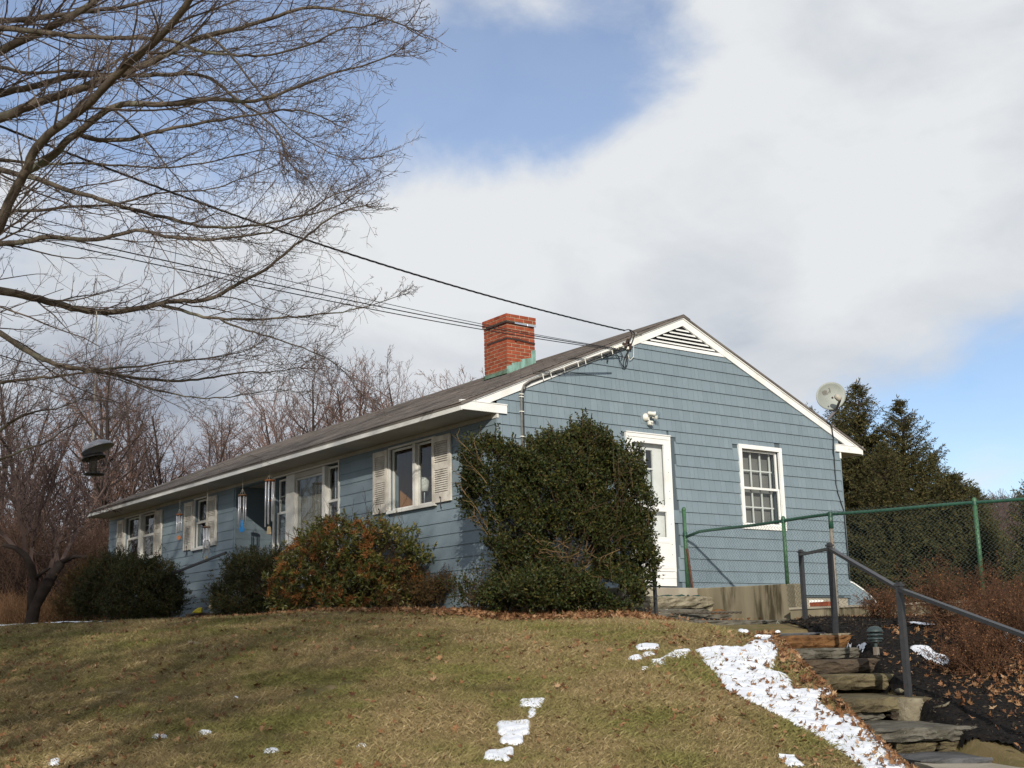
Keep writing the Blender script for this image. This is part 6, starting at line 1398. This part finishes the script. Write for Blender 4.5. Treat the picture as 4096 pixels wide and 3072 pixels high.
sel = np.argwhere(inside.ravel())[:, 0]; k = g.choice(sel, 26000); P = np.stack([X.ravel()[k], Y.ravel()[k], Z.ravel()[k] + .006], 1) + g.normal(0, .012, (26000, 3)) * np.array([[1, 1, .4]])
T = norm(g.normal(0, 1, P.shape) * np.array([[1, 1, .35]])); L_ = g.uniform(.018, .06, len(P)); V, F = leaf_geo(P, T, g.normal(0, .6, P.shape) + np.array([[0, 0, 1]]), L_, g.uniform(.006, .016, len(P)), .3); tag(np_mesh('mulch_chips', V, F, 'mulch_chip', o), kind='stuff')
# snow: what is left of a fall, lying along the stair and in hollows of the lawn
def inpoly(px, py, poly):
    c = np.zeros(px.shape, bool); n = len(poly)
    for i in range(n):
        (x0, y0), (x1, y1) = poly[i], poly[(i + 1) % n]
        c ^= ((y0 > py) != (y1 > py)) & (px < (x1 - x0) * (py - y0) / (y1 - y0 + 1e-9) + x0)
    return c
def snow(polys, u0, u1, d0, d1, st, label, lift=.0, rough=.55, seed=1, thick=.028, blur=9):
    us_ = np.arange(u0, u1, st); ds_ = np.arange(d0, d1, st); U, D_ = np.meshgrid(us_, ds_, indexing='ij'); X, Y = xy(U, D_); Zg = gz(X, Y) + lift
    px, py, dd = proj(np.stack([X, Y, Zg], -1))
    m0 = np.zeros(U.shape, bool)
    for p in polys: m0 |= inpoly(px, py, p)
    f = m0.astype(float)
    for _ in range(blur):
        f[1:-1, 1:-1] = (f[1:-1, 1:-1] + f[:-2, 1:-1] + f[2:, 1:-1] + f[1:-1, :-2] + f[1:-1, 2:]) / 5
    nz = (vnoise(X, Y, 4, seed) - .5) * .5 + (vnoise(X, Y, 11, seed + 1) - .5) * .7 + (vnoise(X, Y, 28, seed + 2) - .5) * .6 + (vnoise(X, Y, 60, seed + 3) - .5) * .35
    fld = f + nz * rough; m_ = (fld > .45) & (f > .05)
    Zs = Zg + .003 + thick * np.clip((fld - .45) / .5, 0, 1) ** .8 * (.7 + .5 * vnoise(X, Y, 13, seed + 4)) + .006 * vnoise(X, Y, 40, seed + 5)
    q4 = m_[:-1, :-1] & m_[1:, :-1] & m_[:-1, 1:] & m_[1:, 1:]; idx = np.arange(U.size).reshape(U.shape)
    F = np.stack([idx[:-1, :-1][q4], idx[1:, :-1][q4], idx[1:, 1:][q4], idx[:-1, 1:][q4]], 1)
    used, inv = np.unique(F, return_inverse=True); V = np.stack([X, Y, Zs], -1).reshape(-1, 3)[used]
    o = np_mesh('snow_patch', V, inv.reshape(F.shape), 'snow', smooth=True); return tag(o, label, 'snow', kind='stuff')
main = [(3070, 2545), (3120, 2560), (3110, 2620), (3095, 2690), (3150, 2710), (3180, 2765), (3330, 2762), (3345, 2785), (3260, 2800), (3340, 2860), (3500, 2880), (3530, 2900), (3440, 2915), (3510, 2960), (3610, 3010), (3720, 3050), (3780, 3090), (3470, 3090), (3400, 3040), (3270, 2955), (3170, 2905), (3050, 2835), (2900, 2765), (2870, 2705), (2810, 2650), (2780, 2605), (2870, 2590), (2960, 2595), (3010, 2570)]
snow([main], 1.2, 3.3, 8.0, 13.6, .013, 'broad ragged strip of snow along the left side of the stone stair', 0, .5, 1)
snow([[(2545, 2585), (2640, 2580), (2640, 2605), (2545, 2605)], [(2510, 2630), (2570, 2630), (2570, 2648), (2510, 2648)], [(2595, 2650), (2670, 2640), (2670, 2672), (2600, 2672)], [(2700, 2605), (2770, 2600), (2750, 2640), (2640, 2640)], [(2560, 2672), (2600, 2672), (2600, 2688), (2560, 2688)], [(2565, 2612), (2630, 2615), (2630, 2630), (2570, 2630)]], .9, 2.3, 10.5, 13.5, .014, 'scatter of small snow patches on the lawn left of the snow strip', 0, .35, 11)
snow([[(2075, 2810), (2185, 2800), (2165, 2838), (2080, 2835)], [(1985, 2895), (2125, 2890), (2120, 2945), (2060, 2960), (1990, 2945)], [(1995, 2955), (2100, 2955), (2090, 2985), (2000, 2985)], [(1940, 3015), (2060, 3000), (2040, 3055), (1935, 3050)], [(2110, 2845), (2150, 2840), (2135, 2880), (2110, 2880)]], -.35, .35, 8.0, 11.5, .010, 'chain of snow patches in the middle of the lawn near the bottom edge', 0, .30, 21)
snow([[(1050, 3005), (1120, 3000), (1120, 3022), (1050, 3022)], [(790, 2930), (850, 2928), (850, 2948), (790, 2948)], [(605, 2945), (670, 2943), (670, 2962), (605, 2962)], [(190, 3050), (240, 3045), (240, 3072), (190, 3072)], [(1425, 2985), (1470, 2985), (1470, 3000), (1425, 3000)], [(925, 2790), (960, 2790), (960, 2802), (925, 2802)]], -3.6, -.9, 8.0, 12, .012, 'few tiny snow scraps at the lower left of the lawn', 0, .25, 31)
snow([[(3110, 3030), (3180, 3035), (3230, 3075), (3150, 3075)]], 1.6, 2.3, 8.0, 9.2, .011, 'lone snow lump at the bottom edge left of the snow strip', 0, .25, 41)
snow([[(-40, 2506), (150, 2500), (300, 2498), (460, 2494), (460, 2503), (300, 2510), (150, 2516), (-40, 2520)]], -11, -5.5, 18, 26, .03, 'thin snow line across the far left of the lawn', 0, .12, 51, .04)
snow([[(-40, 2430), (60, 2445), (130, 2462), (60, 2468), (-40, 2456)]], -13, -8.5, 25, 32, .03, 'snow patch at the left edge under the crooked tree', 0, .2, 61, .05)
snow([[(3630, 2499), (3700, 2500), (3790, 2515), (3720, 2524), (3640, 2518)]], 4.3, 5.7, 13.5, 16, .014, 'snow patch on the mulch right of the middle handrail post', .05, .3, 71)
snow([[(3640, 2588), (3710, 2592), (3760, 2625), (3830, 2655), (3760, 2668), (3700, 2640), (3650, 2606)]], 3.6, 4.9, 10.5, 13.5, .013, 'snow patch in the middle of the black mulch by the drifted leaves', .06, .4, 81)
snow([[(3385, 2572), (3470, 2578), (3460, 2597), (3385, 2596)], [(3430, 2610), (3470, 2612), (3465, 2628), (3430, 2626)]], 3.2, 3.8, 11.5, 13.3, .010, 'snow beside the red brick at the top of the stair', .06, .2, 91)
snow([[(3990, 2530), (4090, 2545), (4100, 2580), (4040, 2570)]], 4.6, 5.6, 12.0, 14.5, .014, 'snow patch at the right edge among the rust-brown shrubs', .05, .4, 95)
snow([[(2950, 2522), (3000, 2530), (2990, 2540), (2955, 2532)], [(3015, 2545), (3095, 2550), (3095, 2556), (3015, 2552)], [(3098, 2528), (3130, 2530), (3125, 2536), (3098, 2535)]], 2.0, 3.2, 12.6, 15.4, .010, 'thin snow traces on the slate flagstones', .07, .1, 97)
# ---- grass
def blades(n, u_rng, d_rng, dens_pow, hgt, wid, seed):
    g = np.random.default_rng(seed); d = d_rng[0] + (d_rng[1] - d_rng[0]) * g.random(n * 2) ** dens_pow; u = g.uniform(-.46, .40, n * 2) * d
    x, y = xy(u, d); px, py, _ = proj(np.stack([x, y, gz(x, y)], -1))
    lim = np.interp(d, [8, 9.4, 13, 13.6, 15, 17, 18], [2.75, 2.62, 2.60, 2.3, 2.05, 2.0, 1.5]); house_ = (x > -1.0) & (y > -1.3) | (x > .0) & (y > -2.0)
    bald = vnoise(x, y, 3.3, 9) * .6 + vnoise(x, y, 9, 10) * .4
    ok = (u < lim) & ~house_ & (x < 1.6) & (bald > .22) & (~inpoly(px, py, main) | (g.random(len(x)) < .22)); x, y = x[ok][:n], y[ok][:n]; z = gz(x, y); n = len(x); P = np.stack([x, y, z - .004], 1)
    a = g.uniform(0, 2 * math.pi, n); lean = g.uniform(.25, 1.5, n); h = hgt * g.uniform(.5, 1.25, n) * (.6 + .8 * vnoise(x, y, 2.1, 12))
    T = norm(np.stack([np.cos(a) * lean, np.sin(a) * lean, np.ones(n)], 1)); S = np.stack([-np.sin(a), np.cos(a), np.zeros(n)], 1)
    sag = np.stack([np.cos(a), np.sin(a), -.45 * np.ones(n)], 1) * (h * .28 * lean)[:, None]
    w = (wid * g.uniform(.7, 1.3, n))[:, None]
    V = np.stack([P - S * w, P + S * w, P + T * (h * .55)[:, None] + S * w * .6, P + T * h[:, None] + sag], 1).reshape(-1, 3); b = (np.arange(n) * 4)[:, None]
    return V, np.concatenate([b + np.array([[0, 1, 2]]), b + np.array([[0, 2, 3]])], 1).reshape(-1, 3)
Vs, Fs, n0 = [], [], 0
for args in ((170000, None, (7.9, 13), 1.0, .056, .0026, 1), (120000, None, (13, 20), 1.0, .058, .0036, 2), (30000, None, (20, 34), 1.0, .07, .006, 3)):
    V, F = blades(*args); Vs.append(V); Fs.append(F + n0); n0 += len(V)
tag(np_mesh('grass', np.concatenate(Vs), np.concatenate(Fs), 'grass'), 'short dormant winter grass, straw and olive, over the sloping lawn', 'grass', kind='stuff')
# ---- fallen leaves
def maple_leaf():
    a = []
    for k, (an, rr) in enumerate(((-90, .28), (-52, .62), (-32, .42), (-5, .95), (22, .50), (48, .80), (68, .48), (90, 1.05), (112, .48), (132, .80), (158, .50), (185, .95), (212, .42), (232, .62))):
        a.append((rr * math.cos(math.radians(an)), rr * math.sin(math.radians(an))))
    return np.array(a)
ML = maple_leaf()
def leaves(name, X, Y, Zoff, size, label, seed, flat=.35, cat='leaves', Zabs=None):
    g = np.random.default_rng(seed); n = len(X); Z = (gz(X, Y) if Zabs is None else Zabs) + Zoff; c = np.stack([X, Y, Z], 1); nn = norm(g.normal(0, flat, (n, 3)) + np.array([[0, 0, 1.]])); t = norm(np.cross(nn, rvec(g, n))); b = np.cross(nn, t)
    s = g.uniform(size[0], size[1], n) * .5; curl = g.uniform(.1, .9, n) * g.choice([1, 1, -1], n); cu2 = g.uniform(-.3, .7, n)
    m_ = len(ML); L0 = ML[None] * s[:, None, None]; hz = (L0[..., 0] ** 2 * curl[:, None] + L0[..., 1] ** 2 * cu2[:, None]) / s[:, None] * .9 + g.normal(0, .10, (n, m_)) * s[:, None]
    ring = c[:, None] + t[:, None] * L0[..., :1] + b[:, None] * L0[..., 1:] + nn[:, None] * hz[..., None]
    V = np.concatenate([c[:, None], ring], 1).reshape(-1, 3); base = (np.arange(n) * (m_ + 1))[:, None]
    F = np.concatenate([base + np.array([[0, 1 + k, 1 + (k + 1) % m_]]) for k in range(m_)], 1).reshape(-1, 3)
    return tag(np_mesh(name, V, F, 'fallen_leaf'), label, cat, kind='stuff')
g = np.random.default_rng(5)
d = g.uniform(7.9, 19, 2600); u = g.uniform(-.46, .25, 2600) * d; x, y = xy(u, d); ok = (u < 2.3) & (x < -.3) & (g.random(2600) < .35 + .65 * (vnoise(x, y, .9, 20) > .5)); x, y = x[ok][:1500], y[ok][:1500]
leaves('lawn_leaves', x, y, .030, (.05, .10), 'brown maple leaves scattered over the lawn', 1, .5)
# drift along the planting bed: follows the front of the house and the holly
t = g.random(5200); bx = np.interp(t, [0, .3, .62, .8, 1], [-2.0, -1.9, -1.25, -.5, 1.3]); by = np.interp(t, [0, .3, .62, .8, 1], [7.0, 4.0, .6, -1.35, -2.05]); off = g.normal(0, .20, 5200); x = bx + off * .75 + g.normal(0, .08, 5200); y = by + off * .6 + g.normal(0, .15, 5200)
x = np.where(g.random(5200) < .35, x + g.uniform(0, 1.0, 5200), x); ok = ~((x > -.05) & (y > -.05)); leaves('bed_leaves', x[ok], y[ok], .02 + g.random(ok.sum()) * .05, (.05, .10), 'thick drift of rust-brown leaves along the front planting bed', 2, .7)
# on the snow and along the stair
u = g.normal(2.42, .28, 520); d = g.uniform(8.3, 13.2, 520); u = np.where(g.random(520) < .35, u - g.uniform(0, 1.1, 520) * (d - 8) / 5, u); ok = u < 2.85; x, y = xy(u[ok], d[ok]); leaves('stair_leaves', x[::2], y[::2], .045, (.04, .085), 'curled brown leaves lying on the snow beside the stair', 3, .6)
u = np.interp(d, [8.3, 13.2], [2.75, 2.62]) + g.normal(0, .07, 520); x, y = xy(u - .07, d); leaves('stair_edge_leaves', x, y, .05, (.045, .09), 'heap of brown leaves caught against the left ends of the stone slabs', 4, .8)
u = g.normal(4.35, .35, 900); d = g.normal(11.3, .9, 900); x, y = xy(u, d); ok = x < wall_x(y) - .15; leaves('bed_drift', x[ok], y[ok], .07, (.045, .09), 'tan leaves drifted under the shrubs in the mulch bed', 5, .7)
y = g.uniform(-4.6, -2.6, 380); x = wall_x(y) - .18 - np.abs(g.normal(0, .10, 380)); leaves('wall_leaves', x, y, .07, (.05, .10), 'leaves blown against the foot of the low wall', 6, .7)
u = g.uniform(3.3, 4.3, 60); d = g.uniform(8.4, 12, 60); x, y = xy(u, d); leaves('mulch_leaves', x, y, .075, (.04, .08), 'single pale leaves lying on the black mulch', 7, .6)
x = g.uniform(1.6, 3.3, 50); y = g.uniform(-2.0, -.9, 50); leaves('step_leaves', x, y, .11, (.05, .09), 'few dry leaves on the house steps', 8, .6)
# stick and scraps
p = px_ground(3740, 2820); q = MB(); q.tube([px_ground(3735, 2830, .05), px_ground(3780, 2822, .06), px_ground(3805, 2805, .06), px_ground(3818, 2782, .07)], [.008, .010, .008, .005], 6); tag(q.build('twig', 'pale_stone'), 'curved bare twig lying on the black mulch', 'twig')
p = px_ground(778, 2582); q = MB(); q.prism([p + np.array((RH[0] * a, RH[1] * a, b)) for a, b in ((-.08, .03), (.09, .0), (.09, .02), (-.07, .055))], (FH[0] * .05, FH[1] * .05, 0)); tag(q.build('wood_chip', 'pale_stone'), 'pale wood splinter lying on the lawn below the yellow object', 'wood chip')
